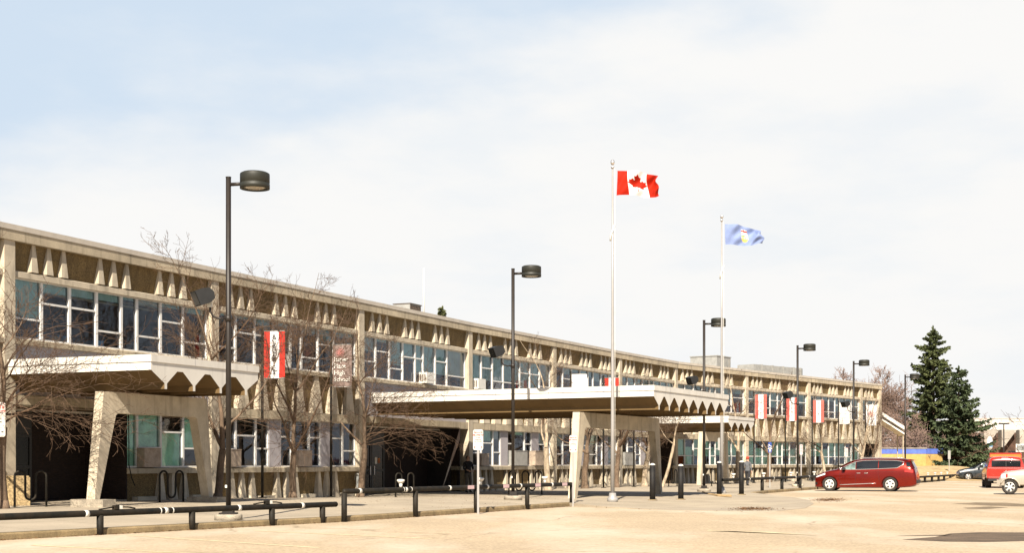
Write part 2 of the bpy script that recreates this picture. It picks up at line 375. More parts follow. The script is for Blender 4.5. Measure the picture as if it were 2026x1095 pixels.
class MB:
    def __init__(self): self.v = []; self.f = []; self.mi = []; self.sm = []
    def add(self, vs, fs, m=0, smooth=False):
        k = len(self.v); self.v += [Vector(p) for p in vs]
        for q in fs: self.f.append([k + i for i in q]); self.mi.append(m); self.sm.append(smooth)
    def box(self, x0, x1, y0, y1, z0, z1, fr=I0, m=0):
        c = [fr(x, y, z) for z in (z0, z1) for y in (y0, y1) for x in (x0, x1)]
        self.add(c, [(0, 2, 3, 1), (4, 5, 7, 6), (0, 1, 5, 4), (2, 6, 7, 3), (0, 4, 6, 2), (1, 3, 7, 5)], m)
    def hexa(self, lo, hi, m=0):
        self.add(list(lo) + list(hi), [(3, 2, 1, 0), (4, 5, 6, 7), (0, 1, 5, 4), (1, 2, 6, 5), (2, 3, 7, 6), (3, 0, 4, 7)], m)
    def prism(self, a, b, m=0, mside=None):
        n = len(a); self.add(list(a) + list(b), [tuple(range(n - 1, -1, -1)), tuple(range(n, 2 * n))], m)
        k = len(self.v) - 2 * n
        for i in range(n):
            j = (i + 1) % n
            self.f.append([k + i, k + j, k + n + j, k + n + i])
            self.mi.append(m if mside is None else (mside[i] if isinstance(mside, (list, tuple)) else mside)); self.sm.append(False)
    def tube(self, pts, r, n=8, m=0, cap=True, smooth=True):
        pts = [Vector(p) for p in pts]; N = len(pts); rr = [r] * N if isinstance(r, (int, float)) else r
        vs = []; up = None
        for i, p in enumerate(pts):
            t = (pts[min(i + 1, N - 1)] - pts[max(i - 1, 0)])
            t = t.normalized() if t.length > 1e-9 else Vector((0, 0, 1))
            if up is None:
                up = t.orthogonal().normalized()
            else:
                up = (up - t * up.dot(t)); up = up.normalized() if up.length > 1e-6 else t.orthogonal().normalized()
            w = t.cross(up)
            for k in range(n):
                a = 2 * math.pi * k / n; vs.append(p + (up * math.cos(a) + w * math.sin(a)) * rr[i])
        fs = [(i * n + k, i * n + (k + 1) % n, (i + 1) * n + (k + 1) % n, (i + 1) * n + k) for i in range(N - 1) for k in range(n)]
        self.add(vs, fs, m, smooth)
        if cap:
            b = len(self.v) - len(vs)
            for q in (list(range(n - 1, -1, -1)), list(range((N - 1) * n, N * n))):
                self.f.append([b + i for i in q]); self.mi.append(m); self.sm.append(False)
    def lathe(self, prof, fr=I0, n=16, m=0, axis='z', smooth=True):
        vs = []
        for r, h in prof:
            for k in range(n):
                a = 2 * math.pi * k / n; c, s = r * math.cos(a), r * math.sin(a)
                vs.append(fr(c, s, h) if axis == 'z' else fr(c, h, s))
        fs = [(i * n + k, i * n + (k + 1) % n, (i + 1) * n + (k + 1) % n, (i + 1) * n + k) for i in range(len(prof) - 1) for k in range(n)]
        self.add(vs, fs, m, smooth)
        b = len(self.v) - len(vs)
        for q in (list(range(n - 1, -1, -1)), list(range((len(prof) - 1) * n, len(prof) * n))):
            self.f.append([b + i for i in q]); self.mi.append(m); self.sm.append(False)
    def disc(self, c, r, right, up, n=20, m=0, seg=None):
        vs = [Vector(c) + Vector(right) * (r * math.cos(2 * math.pi * k / n)) + Vector(up) * (r * math.sin(2 * math.pi * k / n)) for k in range(n)]
        self.add(vs, [tuple(range(n))], m)
    def text(self, s, size, o, right, up, m=0, align='CENTER', lift=0.004, space=1.0, bold=0.0):
        cu = bpy.data.curves.new("lettering", 'FONT'); cu.body = s; cu.size = size; cu.align_x = align
        cu.resolution_u = 3; cu.space_line = space; cu.offset = bold
        ob = bpy.data.objects.new("lettering", cu); COL.objects.link(ob)
        dg = bpy.context.evaluated_depsgraph_get(); ev = ob.evaluated_get(dg); me = ev.to_mesh()
        right, up = Vector(right).normalized(), Vector(up).normalized(); nn = right.cross(up)
        vs = [Vector(o) + right * v.co.x + up * v.co.y + nn * lift for v in me.vertices]
        fs = [tuple(p.vertices) for p in me.polygons]
        ev.to_mesh_clear(); bpy.data.objects.remove(ob); bpy.data.curves.remove(cu)
        self.add(vs, fs, m)
    def build(self, name, mats, parent=None, off=(0, 0, 0), smooth_angle=None):
        if not isinstance(mats, (list, tuple)): mats = [mats]
        off = Vector(off)
        me = bpy.data.meshes.new(name)
        me.from_pydata([tuple(p - off) for p in self.v], [], self.f)
        for k in mats: me.materials.append(k)
        me.polygons.foreach_set("material_index", self.mi)
        me.polygons.foreach_set("use_smooth", self.sm)
        me.update()
        o = bpy.data.objects.new(name, me); COL.objects.link(o)
        if parent is not None: o.parent = parent
        else: o.location = off
        if smooth_angle:
            me.polygons.foreach_set("use_smooth", [True] * len(me.polygons)); me.set_sharp_from_angle(angle=R(smooth_angle))
        return o

def tag(o, label=None, cat=None, group=None, kind=None):
    if label: o["label"] = label
    if cat: o["category"] = cat
    if group: o["group"] = group
    if kind: o["kind"] = kind
    return o

def root(name, label, cat, loc=(0, 0, 0), rz=0, group=None):
    o = bpy.data.objects.new(name, None); o.empty_display_size = .3; COL.objects.link(o)
    o.location = loc; o.rotation_euler = (0, 0, R(rz))
    return tag(o, label, cat, group)

def part_root(name, parent):
    o = bpy.data.objects.new(name, None); COL.objects.link(o); o.parent = parent; return o

def dup(o, parent=None):
    c = o.copy(); COL.objects.link(c); c.parent = parent
    for ch in o.children: dup(ch, c)
    return c

def evaluated(ob, name, mats, parent=None):
    """bake an object's modifiers into a plain mesh object"""
    dg = bpy.context.evaluated_depsgraph_get()
    me = bpy.data.meshes.new_from_object(ob.evaluated_get(dg), depsgraph=dg)
    bpy.data.objects.remove(ob)
    o = bpy.data.objects.new(name, me); me.name = name; COL.objects.link(o)
    if mats is not None:
        me.materials.clear()
        for k in mats: me.materials.append(k)
    if parent is not None: o.parent = parent
    return o

# ------------------------------------------------------------------ ground, sidewalk, kerb
PIL = [(-14.5, 40.565), (-10.481, 49.692), (-6.278, 59.127), (-1.952, 68.804), (2.487, 77.733), (6.866, 86.615),
       (11.35, 95.164), (17.629, 103.587), (23.977, 111.568), (30.165, 119.531), (32.555, 122.471)]
PIL = [(PIL[0][0] - 10 * math.sin(R(23.5)), PIL[0][1] - 10 * math.cos(R(23.5)))] + PIL      # one bay more, out of frame
KERB = [(-17.2, 17.3), (-10.35, 27.9), (-4.75, 36.35), (-4.5, 36.7), (1.95, 49.55)]
BULGE = [(3.1, 47.7), (5.0, 45.4), (6.9, 44.2), (8.5, 44.6), (10.0, 47.4), (11.4, 52.5), (12.3, 57.5), (12.6, 62.0)]
KERB2 = [(11.4, 66.6), (13.0, 71.2), (18.0, 82.0), (25.5, 98.0), (33.5, 113.0), (39.5, 124.5)]

def smooth01(t): t = max(0, min(1, t)); return t * t * (3 - 2 * t)
def zg(x, y):
    d0 = Vector((-10.35, 27.9)); dr = Vector((12.3, 21.65)).normalized(); w = (Vector((x, y)) - d0).dot(Vector((-dr.y, dr.x)))
    left = 1 - smooth01((y - 46) / 13)
    z = .14 + .18 * smooth01(w / 5.5) * left
    a = Vector((1.95, 49.55)); b = Vector((11.4, 66.6)); e = (b - a).normalized(); o = (Vector((x, y)) - a).dot(Vector((e.y, -e.x)))
    along = (Vector((x, y)) - a).dot(e)
    if o > 0 and along > -8 and along < 24: z = .14 - .13 * min(1, o / 3.0)
    return z

g = MB(); g.add([(-3000, -200, 0), (3000, -200, 0), (3000, 5000, 0), (-3000, 5000, 0)], [(0, 1, 2, 3)])
tag(g.build("parking_lot", lot_mat), "dusty sand coloured asphalt parking lot in front of the school", "parking lot", kind="structure")

wallside = [(x - .05, y + .02) for x, y in reversed(PIL)]
bd = KERB + BULGE + KERB2 + [(34.5, 124.5)] + wallside
def inside(p, poly):
    c = False
    for i in range(len(poly)):
        (x1, y1), (x2, y2) = poly[i], poly[i - 1]
        if (y1 > p[1]) != (y2 > p[1]) and p[0] < (x2 - x1) * (p[1] - y1) / (y2 - y1) + x1: c = not c
    return c
pts = [Vector(p) for p in bd]
for ix in range(-22, 41):
    for iy in range(9, 64):
        p = (ix * 1.0 + .3, iy * 2.0)
        if inside(p, bd) and min((Vector(p) - Vector(q)).length for q in bd) > .35: pts.append(Vector(p))
ov, oe, of, *_ = delaunay_2d_cdt(pts, [], [list(range(len(bd)))], 1, 1e-4)
sw = MB(); sw.add([(p.x, p.y, zg(p.x, p.y)) for p in ov], [tuple(f) for f in of])
sk = [KERB[-1]] + BULGE + [KERB2[0]]
sw.add([(x, y, z) for x, y in sk for z in (zg(x, y), -.05)], [(2 * i, 2 * i + 1, 2 * i + 3, 2 * i + 2) for i in range(len(sk) - 1)])
tag(sw.build("sidewalk", walk_mat, smooth_angle=40), "wide pale concrete sidewalk along the school front", "sidewalk", kind="structure")

def ribbon(mb, line, prof, m=0):
    P = [Vector((x, y, 0)) for x, y in line]; n = len(prof); vs = []
    for i, p in enumerate(P):
        t = (P[min(i + 1, len(P) - 1)] - P[max(i - 1, 0)]).normalized(); r = Vector((t.y, -t.x, 0))
        for o, z in prof: q = p + r * o; q.z = z; vs.append(q)
    mb.add(vs, [(i * n + k, i * n + (k + 1) % n, (i + 1) * n + (k + 1) % n, (i + 1) * n + k) for i in range(len(P) - 1) for k in range(n)]
           + [tuple(range(n)), tuple(range(len(vs) - 1, len(vs) - n - 1, -1))], m)
def dense(line, step=1.2, jit=.012, rnd=random.Random(3)):
    out = []
    for (a, b) in zip(line[:-1], line[1:]):
        a, b = Vector(a), Vector(b); k = max(1, int((b - a).length / step))
        for i in range(k):
            q = a.lerp(b, i / k); out.append((q.x + rnd.uniform(-jit, jit), q.y + rnd.uniform(-jit, jit)))
    out.append(tuple(line[-1])); return out
kprof = [(0.0, -.05), (.16, -.05), (.15, .11), (.12, .146), (0.0, .150)]
kb = MB(); ribbon(kb, dense(KERB), kprof); tag(kb.build("kerb", kerb_mat), kind="structure", label="tan concrete kerb below the near black rails", cat="kerb")
kb = MB(); ribbon(kb, dense(KERB2), kprof); tag(kb.build("kerb", kerb_mat), kind="structure", label="tan concrete kerb below the far rail by the van", cat="kerb")

def sheet(name, poly, m, z, label):
    b = MB(); b.add([(x, y, z) for x, y in poly], [tuple(range(len(poly)))])
    return tag(b.build(name, m), label, "marking", kind="structure")
def gp(u, y, z=0.0):       # point of the lot seen at a pixel of the photograph
    D = 2750 * (EYE - z) / (y - 917); return ((u - 1013) / 2750 * D, D)
sheet("dark_patch", [gp(*q) for q in [(1785, 1069), (1850, 1064), (1880, 1057), (1940, 1054.5), (2026, 1055), (2140, 1056), (2150, 1073), (2026, 1072), (1950, 1074), (1870, 1073)]],
      patch_mat, .004, "dark flat patch in the right foreground of the lot")
sheet("dark_patch", [gp(*q) for q in [(1770, 1061.5), (1830, 1060), (1885, 1059.5), (1870, 1061.5)]], patch_mat, .004, "thin dark streak left of the large patch")
sheet("dark_patch", [gp(*q) for q in [(1885, 998), (1930, 995.5), (1990, 996), (2060, 1001), (2080, 1004), (2000, 1003), (1940, 1001)]], streak_mat, .004, "brown streaks on the lot beyond the large patch")
sheet("dark_patch", [gp(*q) for q in [(1905, 1006), (1960, 1003.5), (1995, 1005.5), (1950, 1008.5), (1915, 1008)]], streak_mat, .004, "small brown spot on the lot beyond the large patch")
for q in ([(60, 1081), (66, 1079), (400, 1097), (380, 1097)], [(250, 1061), (256, 1060), (640, 1085), (625, 1086)], [(500, 1052), (505, 1051), (860, 1067), (850, 1068)],
          [(1400, 1050), (1400, 1052), (1520, 1053.5), (1620, 1061), (1530, 1056.5)]):
    sheet("parking_line", [gp(*p) for p in q], line_mat, .004, "faded yellowish parking line on the dusty lot")

# dry leaf litter collected along the kerb
rnd = random.Random(5); lf = MB()
def leaf(x, y, z, s):
    a = rnd.uniform(0, 6.28); t = rnd.uniform(-.3, .3)
    u = Vector((math.cos(a), math.sin(a), t)) * s; w = Vector((-math.sin(a), math.cos(a), rnd.uniform(-.3, .3))) * s * .6
    p = Vector((x, y, z + s * .5)); lf.add([p - u, p + w, p + u, p - w], [(0, 1, 2, 3)])
kd = dense(KERB, .05, 0)
for _ in range(2600):
    x, y = rnd.choice(kd); o = abs(rnd.gauss(0, .05)) + .17
    leaf(x + .87 * o + rnd.uniform(-.03, .03), y - .5 * o + rnd.uniform(-.03, .03), 0.0, rnd.uniform(.012, .035))
for _ in range(900):
    x, y = gp(1640 + rnd.gauss(0, 16), 991 + rnd.gauss(0, 1.6)); leaf(x, y, .01, rnd.uniform(.015, .05))
for _ in range(900):
    x, y = gp(1490 + rnd.gauss(0, 20), 1009 + rnd.gauss(0, 1.6)); leaf(x, y, .01, rnd.uniform(.015, .045))
for _ in range(700):
    u = rnd.uniform(500, 1120); y = rnd.uniform(980, 1010); D = 2750 * (EYE - .15) / (y - 917); x = (u - 1013) / 2750 * D
    if inside((x, D), bd): leaf(x, D, zg(x, D) + .004, rnd.uniform(.012, .03))
tag(lf.build("leaf_litter", leaf_litter), "dry brown leaves gathered along the kerb and gutter", "leaves", kind="stuff")

# ------------------------------------------------------------------ the school building
O = (PIL[1][0], PIL[1][1], .14)
school = root("school_building", "long two storey concrete school with zigzag canopies and finned facade", "school", O)
def part(mb, name, m, parent=None): return mb.build(name, m, parent or school, O)

H = 8.5
ZC, ZB = 8.34, 8.04            # cap bottom, beam bottom
ZL1, ZL0 = 7.22, 7.00          # frieze ledge top and bottom = upper window head
ZS1, ZS0 = 5.22, 5.04          # upper sill
ZH1, ZH0 = 3.55, 3.22          # ground floor lintel
ZG1, ZG0 = 1.40, 1.20          # ground floor sill
rb = random.Random(11)

NIND = [0]
windows_rest = MB(); panes_rest = MB(); blinds_rest = {}
def window(fr, s0, s1, z0, z1, rail=None, blind=None, blind_mat=None, individual=True, n=-.22):
    fw = .05
    fm = MB() if individual else windows_rest
    a, b = s0 + .002, s1 - .002
    fm.box(a, a + fw, n - .05, n + .05, z0, z1, fr); fm.box(b - fw, b, n - .05, n + .05, z0, z1, fr)
    fm.box(a + fw, b - fw, n - .045, n + .045, z0, z0 + fw, fr); fm.box(a + fw, b - fw, n - .045, n + .045, z1 - .035, z1, fr)
    if rail is not None:
        zr = z1 - (z1 - z0) * rail; fm.box(a + fw, b - fw, n - .04, n + .042, zr - .03, zr + .03, fr)
    pm = MB() if individual else panes_rest
    k = len(pm.v)
    pm.add([fr(a + fw, n - .01, z0 + fw), fr(b - fw, n - .01, z0 + fw), fr(b - fw, n - .01, z1 - .035), fr(a + fw, n - .01, z1 - .035)], [(0, 1, 2, 3)])
    bm_ = None
    if blind:
        bm_ = MB() if individual else blinds_rest.setdefault(blind_mat.name, MB())
        t, bt = (z1 - .03, z1 - (z1 - z0) * blind) if not isinstance(blind, tuple) else (z1 - (z1 - z0) * blind[0], z1 - (z1 - z0) * blind[1])
        nb = n - .075
        w = b - a; K = 8
        vs = []
        for i in range(K + 1):
            o = .012 * (1 if i % 2 else -1); vs += [fr(a + .01 + (w - .02) * i / K, nb + o, bt), fr(a + .01 + (w - .02) * i / K, nb + o, t)]
        bm_.add(vs, [(2 * i, 2 * i + 2, 2 * i + 3, 2 * i + 1) for i in range(K)])
    if individual:
        w = part(fm, "window", alu_white); part(pm, "pane", glass, w)
        if bm_: part(bm_, "blind", blind_mat, w)

def fin(mb, fr, c, z0, z1, wt, wb, nt, nb, nback, zbase=None):
    """tapered concrete fin: narrow at the top, wide and deeper at the foot"""
    zk = zbase if zbase else z0
    lo = [fr(c - wb / 2, nback, z0), fr(c + wb / 2, nback, z0), fr(c + wb / 2, nb, z0), fr(c - wb / 2, nb, z0)]
    hi = [fr(c - wt / 2, nback, z1), fr(c + wt / 2, nback, z1), fr(c + wt / 2, nt, z1), fr(c - wt / 2, nt, z1)]
    mb.hexa(lo, hi)

def groups(L): return [c + k * .64 for c in (1.5, 4.45, 7.42) for k in (-1, 0, 1) if c + k * .64 < L - .9]

def bay(i, upper, ground, flat_spandrel=False, entrance=None, indiv=True):
    (x0, y0), (x1, y1) = PIL[i], PIL[i + 1]
    deg = math.degrees(math.atan2(x1 - x0, y1 - y0)); L = math.hypot(x1 - x0, y1 - y0); fr = F((x0, y0), deg)
    E = L - .46                                       # clear width, pilaster from E to L
    # pilaster: front tapers back towards the top
    p = MB()
    p.hexa([fr(E, -.5, -.1), fr(L, -.5, -.1), fr(L, .03, -.1), fr(E, .03, -.1)], [fr(E, -.5, ZB), fr(L, -.5, ZB), fr(L, 0, ZB), fr(E + .03, 0, ZB)])
    part(p, "pilaster", concrete_light)
    # roof beam and flashing
    b = MB(); b.box(0, L, -.5, .05, ZB + .002, ZC, fr); part(b, "roof_beam", concrete)
    c = MB(); c.box(0, L, -.62, .075, ZC + .002, H, fr); part(c, "roof_flashing", roof_cap)
    # frieze: brown panel sloping inward with fins
    f_ = MB()
    f_.hexa([fr(0, -.7, ZL1), fr(E, -.7, ZL1), fr(E, -.25, ZL1), fr(0, -.25, ZL1)], [fr(0, -.7, ZB), fr(E, -.7, ZB), fr(E, -.13, ZB), fr(0, -.13, ZB)])
    part(f_, "frieze_panel", aggregate)
    q = MB()
    for s in groups(L): fin(q, fr, s, ZL1 + .001, ZB - .001, .13, .29, -.095, -.045, -.5)
    q.prism([fr(0, -.5, ZL0), fr(0, -.5, ZL1), fr(0, -.22, ZL1), fr(0, -.045, ZL1 - .05), fr(0, -.045, ZL0)],
            [fr(E, -.5, ZL0), fr(E, -.5, ZL1), fr(E, -.22, ZL1), fr(E, -.045, ZL1 - .05), fr(E, -.045, ZL0)])
    part(q, "frieze_fins", concrete_light)
    # upper sill and spandrel
    s_ = MB(); s_.prism([fr(0, -.5, ZS0), fr(0, -.5, ZS1), fr(0, -.16, ZS1), fr(0, .0, ZS1 - .04), fr(0, .0, ZS0)],
                        [fr(E, -.5, ZS0), fr(E, -.5, ZS1), fr(E, -.16, ZS1), fr(E, .0, ZS1 - .04), fr(E, .0, ZS0)]); part(s_, "window_sill", concrete)
    if flat_spandrel:
        t = MB(); t.box(0, E, -.5, -.12, ZH1, ZS0 - .002, fr); part(t, "spandrel_panel", grey_panel)
    else:
        t = MB(); t.hexa([fr(0, -.6, ZH1), fr(E, -.6, ZH1), fr(E, -.26, ZH1), fr(0, -.26, ZH1)], [fr(0, -.6, ZS0 - .002), fr(E, -.6, ZS0 - .002), fr(E, -.14, ZS0 - .002), fr(0, -.14, ZS0 - .002)])
        part(t, "spandrel_panel", aggregate)
        t = MB(); s = .3
        while s < E - .2:
            fin(t, fr, s, ZH1 + .001, ZS0 - .003, .28, .72, -.07, -.01, -.45); s += 1.27
        part(t, "spandrel_fins", concrete_light)
    # ground floor lintel, sill, apron
    e0, e1 = entrance if entrance else (0, 0)
    l_ = MB(); l_.box(0, E, -.5, -.02, ZH0, ZH1 - .001, fr); part(l_, "lintel", concrete)
    segs = [(0, E)] if not entrance else [(a, b_) for a, b_ in ((0, e0), (e1, E)) if b_ - a > .1]
    for a, b_ in segs:
        m = MB(); m.prism([fr(a, -.5, ZG0), fr(a, -.5, ZG1), fr(a, -.16, ZG1), fr(a, .06, ZG1 - .03), fr(a, .06, ZG0)],
                          [fr(b_, -.5, ZG0), fr(b_, -.5, ZG1), fr(b_, -.16, ZG1), fr(b_, .06, ZG1 - .03), fr(b_, .06, ZG0)]); part(m, "window_sill", concrete)
        m = MB(); m.hexa([fr(a, -.6, -.1), fr(b_, -.6, -.1), fr(b_, -.22, -.1), fr(a, -.22, -.1)], [fr(a, -.6, ZG0 - .002), fr(b_, -.6, ZG0 - .002), fr(b_, -.14, ZG0 - .002), fr(a, -.14, ZG0 - .002)])
        part(m, "apron_panel", aggregate)
        m = MB(); zb = zg(*fr((a + b_) / 2, .2, 0).xy)
        for s in groups(L):
            if a + .15 < s < b_ - .15: fin(m, fr, s, zb - .1, ZG0 - .003, .14, .36, -.02, .04, -.3)
        for c0 in (0.02, 2.5, 5.45, 8.4):
            if c0 + .1 > a and c0 + 1 < b_: m.box(max(a, c0), min(c0 + (1.0 if c0 > 0 else .5), b_), -.3, .05, zb - .1, zb + .12, fr)
        part(m, "apron_fins", concrete_light)
    for w in upper: window(fr, w[0], w[1], ZS1 + .001, ZL0 - .001, w[2], w[3], w[4], indiv)
    for w in ground:
        if w[2] == 'panel':
            m = MB(); m.box(w[0] + .01, w[1] - .01, -.45, -.15, ZG1 + .001, ZH0 - .001, fr); part(m, "blank_panel", grey_panel)
        else: window(fr, w[0], w[1], ZG1 + .001, ZH0 - .001, w[2], w[3], w[4], indiv)
    # room behind the glass
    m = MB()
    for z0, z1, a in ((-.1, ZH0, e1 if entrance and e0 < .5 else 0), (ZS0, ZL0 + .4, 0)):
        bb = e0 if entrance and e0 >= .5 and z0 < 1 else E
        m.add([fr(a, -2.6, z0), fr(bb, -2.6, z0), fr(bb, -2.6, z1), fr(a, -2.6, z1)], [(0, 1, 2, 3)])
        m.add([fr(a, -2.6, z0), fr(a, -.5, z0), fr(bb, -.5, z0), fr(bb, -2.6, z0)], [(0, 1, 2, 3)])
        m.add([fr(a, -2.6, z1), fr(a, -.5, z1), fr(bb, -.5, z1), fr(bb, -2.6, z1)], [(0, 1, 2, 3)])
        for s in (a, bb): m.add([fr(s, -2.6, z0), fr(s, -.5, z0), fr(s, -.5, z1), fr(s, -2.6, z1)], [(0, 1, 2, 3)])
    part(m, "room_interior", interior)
    q = random.Random(i * 7 + 1)
    for z0, k in ((ZS1, 5), (ZG1, 3)):
        for _ in range(k):
            c0 = q.uniform(.6, E - .8)
            if entrance and z0 < 2 and e0 - .4 < c0 < e1 + .4: continue
            w_, h_ = q.uniform(.12, .5), q.uniform(.18, .62); m = MB(); m.box(c0 - w_ / 2, c0 + w_ / 2, -q.uniform(.75, 1.1), -.50, z0 - .3, z0 + h_, fr)
            part(m, q.choice(("book_stack", "storage_box", "chair_back")), q.choice((paper_white, ac_box, red_cloth, sign_sky, poster_mix, utility_grey)))
        m = MB()
        for y in (-1.2, -1.9): m.box(.8, E - .8, y - .08, y + .08, (ZL0 if z0 > 3 else ZH0) - .08, (ZL0 if z0 > 3 else ZH0) - .02, fr)
        part(m, "ceiling_light", paper_white)
    return fr, L, E

T, G, P_ = blind_teal, blind_green, blind_pale
B8 = [0, 1.28, 2.50, 3.73, 4.92, 5.70, 6.93, 8.15]
def ups(rails, blinds, E):
    e = B8 + [E]; return [(e[i] + (.0 if i else .02), e[i + 1], rails[i], blinds[i][0], blinds[i][1]) for i in range(8)]
def layout(E, rails, blinds):
    ed = [(0.02, 1.29), (1.29, 2.56), (2.56, 3.40), 'p', (4.19, 5.0), (5.0, 6.26), (6.26, 7.1), 'p', (7.95, 8.83), (8.83, E)]
    out = []; k = 0; prev = 0
    for i, x in enumerate(ed):
        if x == 'p': out.append((ed[i - 1][1], ed[i + 1][0], 'panel', None, None))
        else: out.append((x[0], x[1], rails[k], blinds[k][0], blinds[k][1])); k += 1
    return out
def EE(i): return math.hypot(PIL[i + 1][0] - PIL[i][0], PIL[i + 1][1] - PIL[i][1]) - .46
no = (None, None)

bay(0, ups([.35] * 8, [(.2, T)] * 8, EE(0)), [(p_, q_, .36, None, None) for p_, q_ in zip([0.02] + B8[1:], B8[1:] + [EE(0)])], entrance=None, indiv=False)
E = EE(1)
fr1, *_ = bay(1, ups([.66, .36, .36, .70, None, .70, .36, .70], [(.62, T), (.16, T), (.15, T), (.14, T), (.06, T), (.10, P_), (.08, T), (.12, T)], E),
    [(4.98, 5.70, None, (.0, .98), G), (5.70, 6.93, .64, (.02, .62), G), (6.93, 8.15, .34, (.36, .98), G), (8.15, E, .64, (.02, .62), G)], True, (.05, 4.98))
E = EE(2)
fr2, *_ = bay(2, ups([.70, .36, .36, .70, None, .70, .36, .66], [(.05, T), (.06, T), (.14, T), (.10, T), (.05, T), (.14, P_), (.3, T), (.12, T)], E),
    layout(E, [.64, .36, .62, .36, .64, .36, .36, .64], [no, no, no, no, no, no, no, no]))
E = EE(3)
fr3, *_ = bay(3, ups([.60, .32, .70, .36, .36, .70, .36, .70], [(.35, P_), (.08, T), (.6, T), (.4, T), (.7, T), (.66, T), (.7, T), (.68, P_)], E), [], True, (.05, 9.2))
E = EE(4)
fr4, *_ = bay(4, ups([None, .36, .70, .70, .70, .36, .36, .70], [(.9, T), (.7, T), (.68, T), (.66, T), (.66, T), (.9, T), (.95, T), (.55, P_)], E),
    layout(E, [.64, .36, .62, .36, .64, .36, .36, .64], [no, (.3, G), (.25, P_), no, (.1, G), no, (.35, P_), no]))
E = EE(5)
fr5, *_ = bay(5, ups([.70, .36, .36, .70, None, .70, .36, .70], [(.05, T), (.2, T), (.1, T), (.5, T), (.2, T), (.3, T), (.1, T), (.2, T)], E),
    layout(E, [.64, .36, .62, .36, .64, .36, .36, .64], [(.4, P_), no, no, (.5, P_), (.3, G), no, (.9, P_), no]))
E = EE(6)
fr6, *_ = bay(6, ups([.70, .36, .70, .36, None, .70, .36, .70], [(.3, T), (.6, T), (.5, T), (.6, T), (.5, T), (.5, T), (.7, T), (.6, T)], E),
    layout(E, [.64, .36, .62, .36, .64, .36, .36, .64], [no] * 8)[:5], True, (5.0, 8.7))
for i in (7, 8, 9):
    E = EE(i); q = random.Random(i)
    bay(i, ups([q.choice((.36, .70, .70)) for _ in range(8)], [(q.choice((.2, .45, .62, .66)), q.choice((T, T, P_))) for _ in range(8)], E),
        [(a, b, q.choice((.36, .64, .64)), q.choice(((.0, .62), (.0, .66), (.0, .95), (.30, .98))), G) for a, b in zip([0.02] + B8[1:], B8[1:] + [E])], indiv=(i == 7))
E = EE(10)
bay(10, [(0.02, 1.2, .7, .6, T), (1.2, 2.4, .36, .4, T), (2.4, E, .7, .5, T)], [], False, (.3, 3.0), indiv=False)
w = part(windows_rest, "window", alu_white); tag(w, kind="stuff")
part(panes_rest, "pane", glass, w)
for k, b in blinds_rest.items(): part(b, "blind", MATS[k], w)
# corner return, roof slab, back wall
(xa, ya), (xb, yb) = PIL[-2], PIL[-1]; frE = F((xb, yb), math.degrees(math.atan2(xb - xa, yb - ya)))
m = MB(); m.box(-.3, .0, -9, -.52, -.1, H - .1, frE); part(m, "end_wall", concrete)
m = MB()
top = []; back = []
for i, (x, y) in enumerate(PIL):
    j = min(i, len(PIL) - 2); a = F(PIL[j], math.degrees(math.atan2(PIL[j + 1][0] - PIL[j][0], PIL[j + 1][1] - PIL[j][1])))
    q = a.o * 0 + Vector((x, y, 0)); top.append((q - a.n * .55)); back.append(q - a.n * 13)
for z in (H - .16, H - .36):
    vs = [Vector((p.x, p.y, z)) for p in top + back]; n_ = len(top)
    m.add(vs, [(i, i + 1, n_ + i + 1, n_ + i) for i in range(n_ - 1)])
part(m, "roof", roof_gravel)
m = MB(); vs = [Vector((p.x, p.y, z)) for z in (-.1, H - .1) for p in back]; n_ = len(back)
m.add(vs, [(i, i + 1, n_ + i + 1, n_ + i) for i in range(n_ - 1)])
a = MB(); a.add([Vector((p.x, p.y, z)) for p in (top[0], back[0]) for z in (-.1, H - .1)], [(0, 1, 3, 2)])
part(m, "back_wall", concrete); part(a, "end_wall", concrete)

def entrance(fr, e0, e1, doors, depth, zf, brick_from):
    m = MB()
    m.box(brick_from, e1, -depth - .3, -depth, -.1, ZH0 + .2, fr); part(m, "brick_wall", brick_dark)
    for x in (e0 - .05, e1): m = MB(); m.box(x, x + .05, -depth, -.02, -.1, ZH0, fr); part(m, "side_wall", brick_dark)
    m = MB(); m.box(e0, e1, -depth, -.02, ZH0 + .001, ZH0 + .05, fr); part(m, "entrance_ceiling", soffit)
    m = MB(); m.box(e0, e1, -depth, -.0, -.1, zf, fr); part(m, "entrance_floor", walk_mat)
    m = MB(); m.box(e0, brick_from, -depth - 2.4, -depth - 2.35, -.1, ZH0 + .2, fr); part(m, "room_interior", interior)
    s = e0
    w = (brick_from - e0) / doors
    for k in range(doors):
        d = MB(); a, b = s + .02, s + w - .02; z0, z1 = zf + .01, 2.45
        for (p, q, r_, t) in ((a, a + .1, z0, z1), (b - .1, b, z0, z1), (a + .1, b - .1, z0, z0 + .25), (a + .1, b - .1, z1 - .1, z1), (a + .1, b - .1, z0 + 1.0, z0 + 1.1)):
            d.box(p, q, -depth - .03, -depth + .03, r_, t, fr)
        d.box(a, b, -depth - .03, -depth + .02, z1 + .01, ZH0, fr)
        o = part(d, "door", door_metal)
        gl = MB(); gl.add([fr(a + .1, -depth, z0 + .25), fr(b - .1, -depth, z0 + .25), fr(b - .1, -depth, z1 - .1), fr(a + .1, -depth, z1 - .1)], [(0, 1, 2, 3)]); part(gl, "pane", door_glass, o)
        h = MB(); hs = b - .16 if k % 2 == 0 else a + .16
        h.box(hs - .025, hs + .025, -depth + .04, -depth + .09, zf + .85, zf + 1.25, fr); part(h, "handle", handle_metal, o)
        if k in (0, 2, 3):
            n_ = MB(); n_.box(a + .3, a + .52, -depth + .012, -depth + .018, zf + 1.35, zf + 1.65, fr); n_.box(a + .58, a + .78, -depth + .012, -depth + .018, zf + 1.38, zf + 1.62, fr, 1)
            part(n_, "notice", [paper_white, poster_mix], o)
        s += w
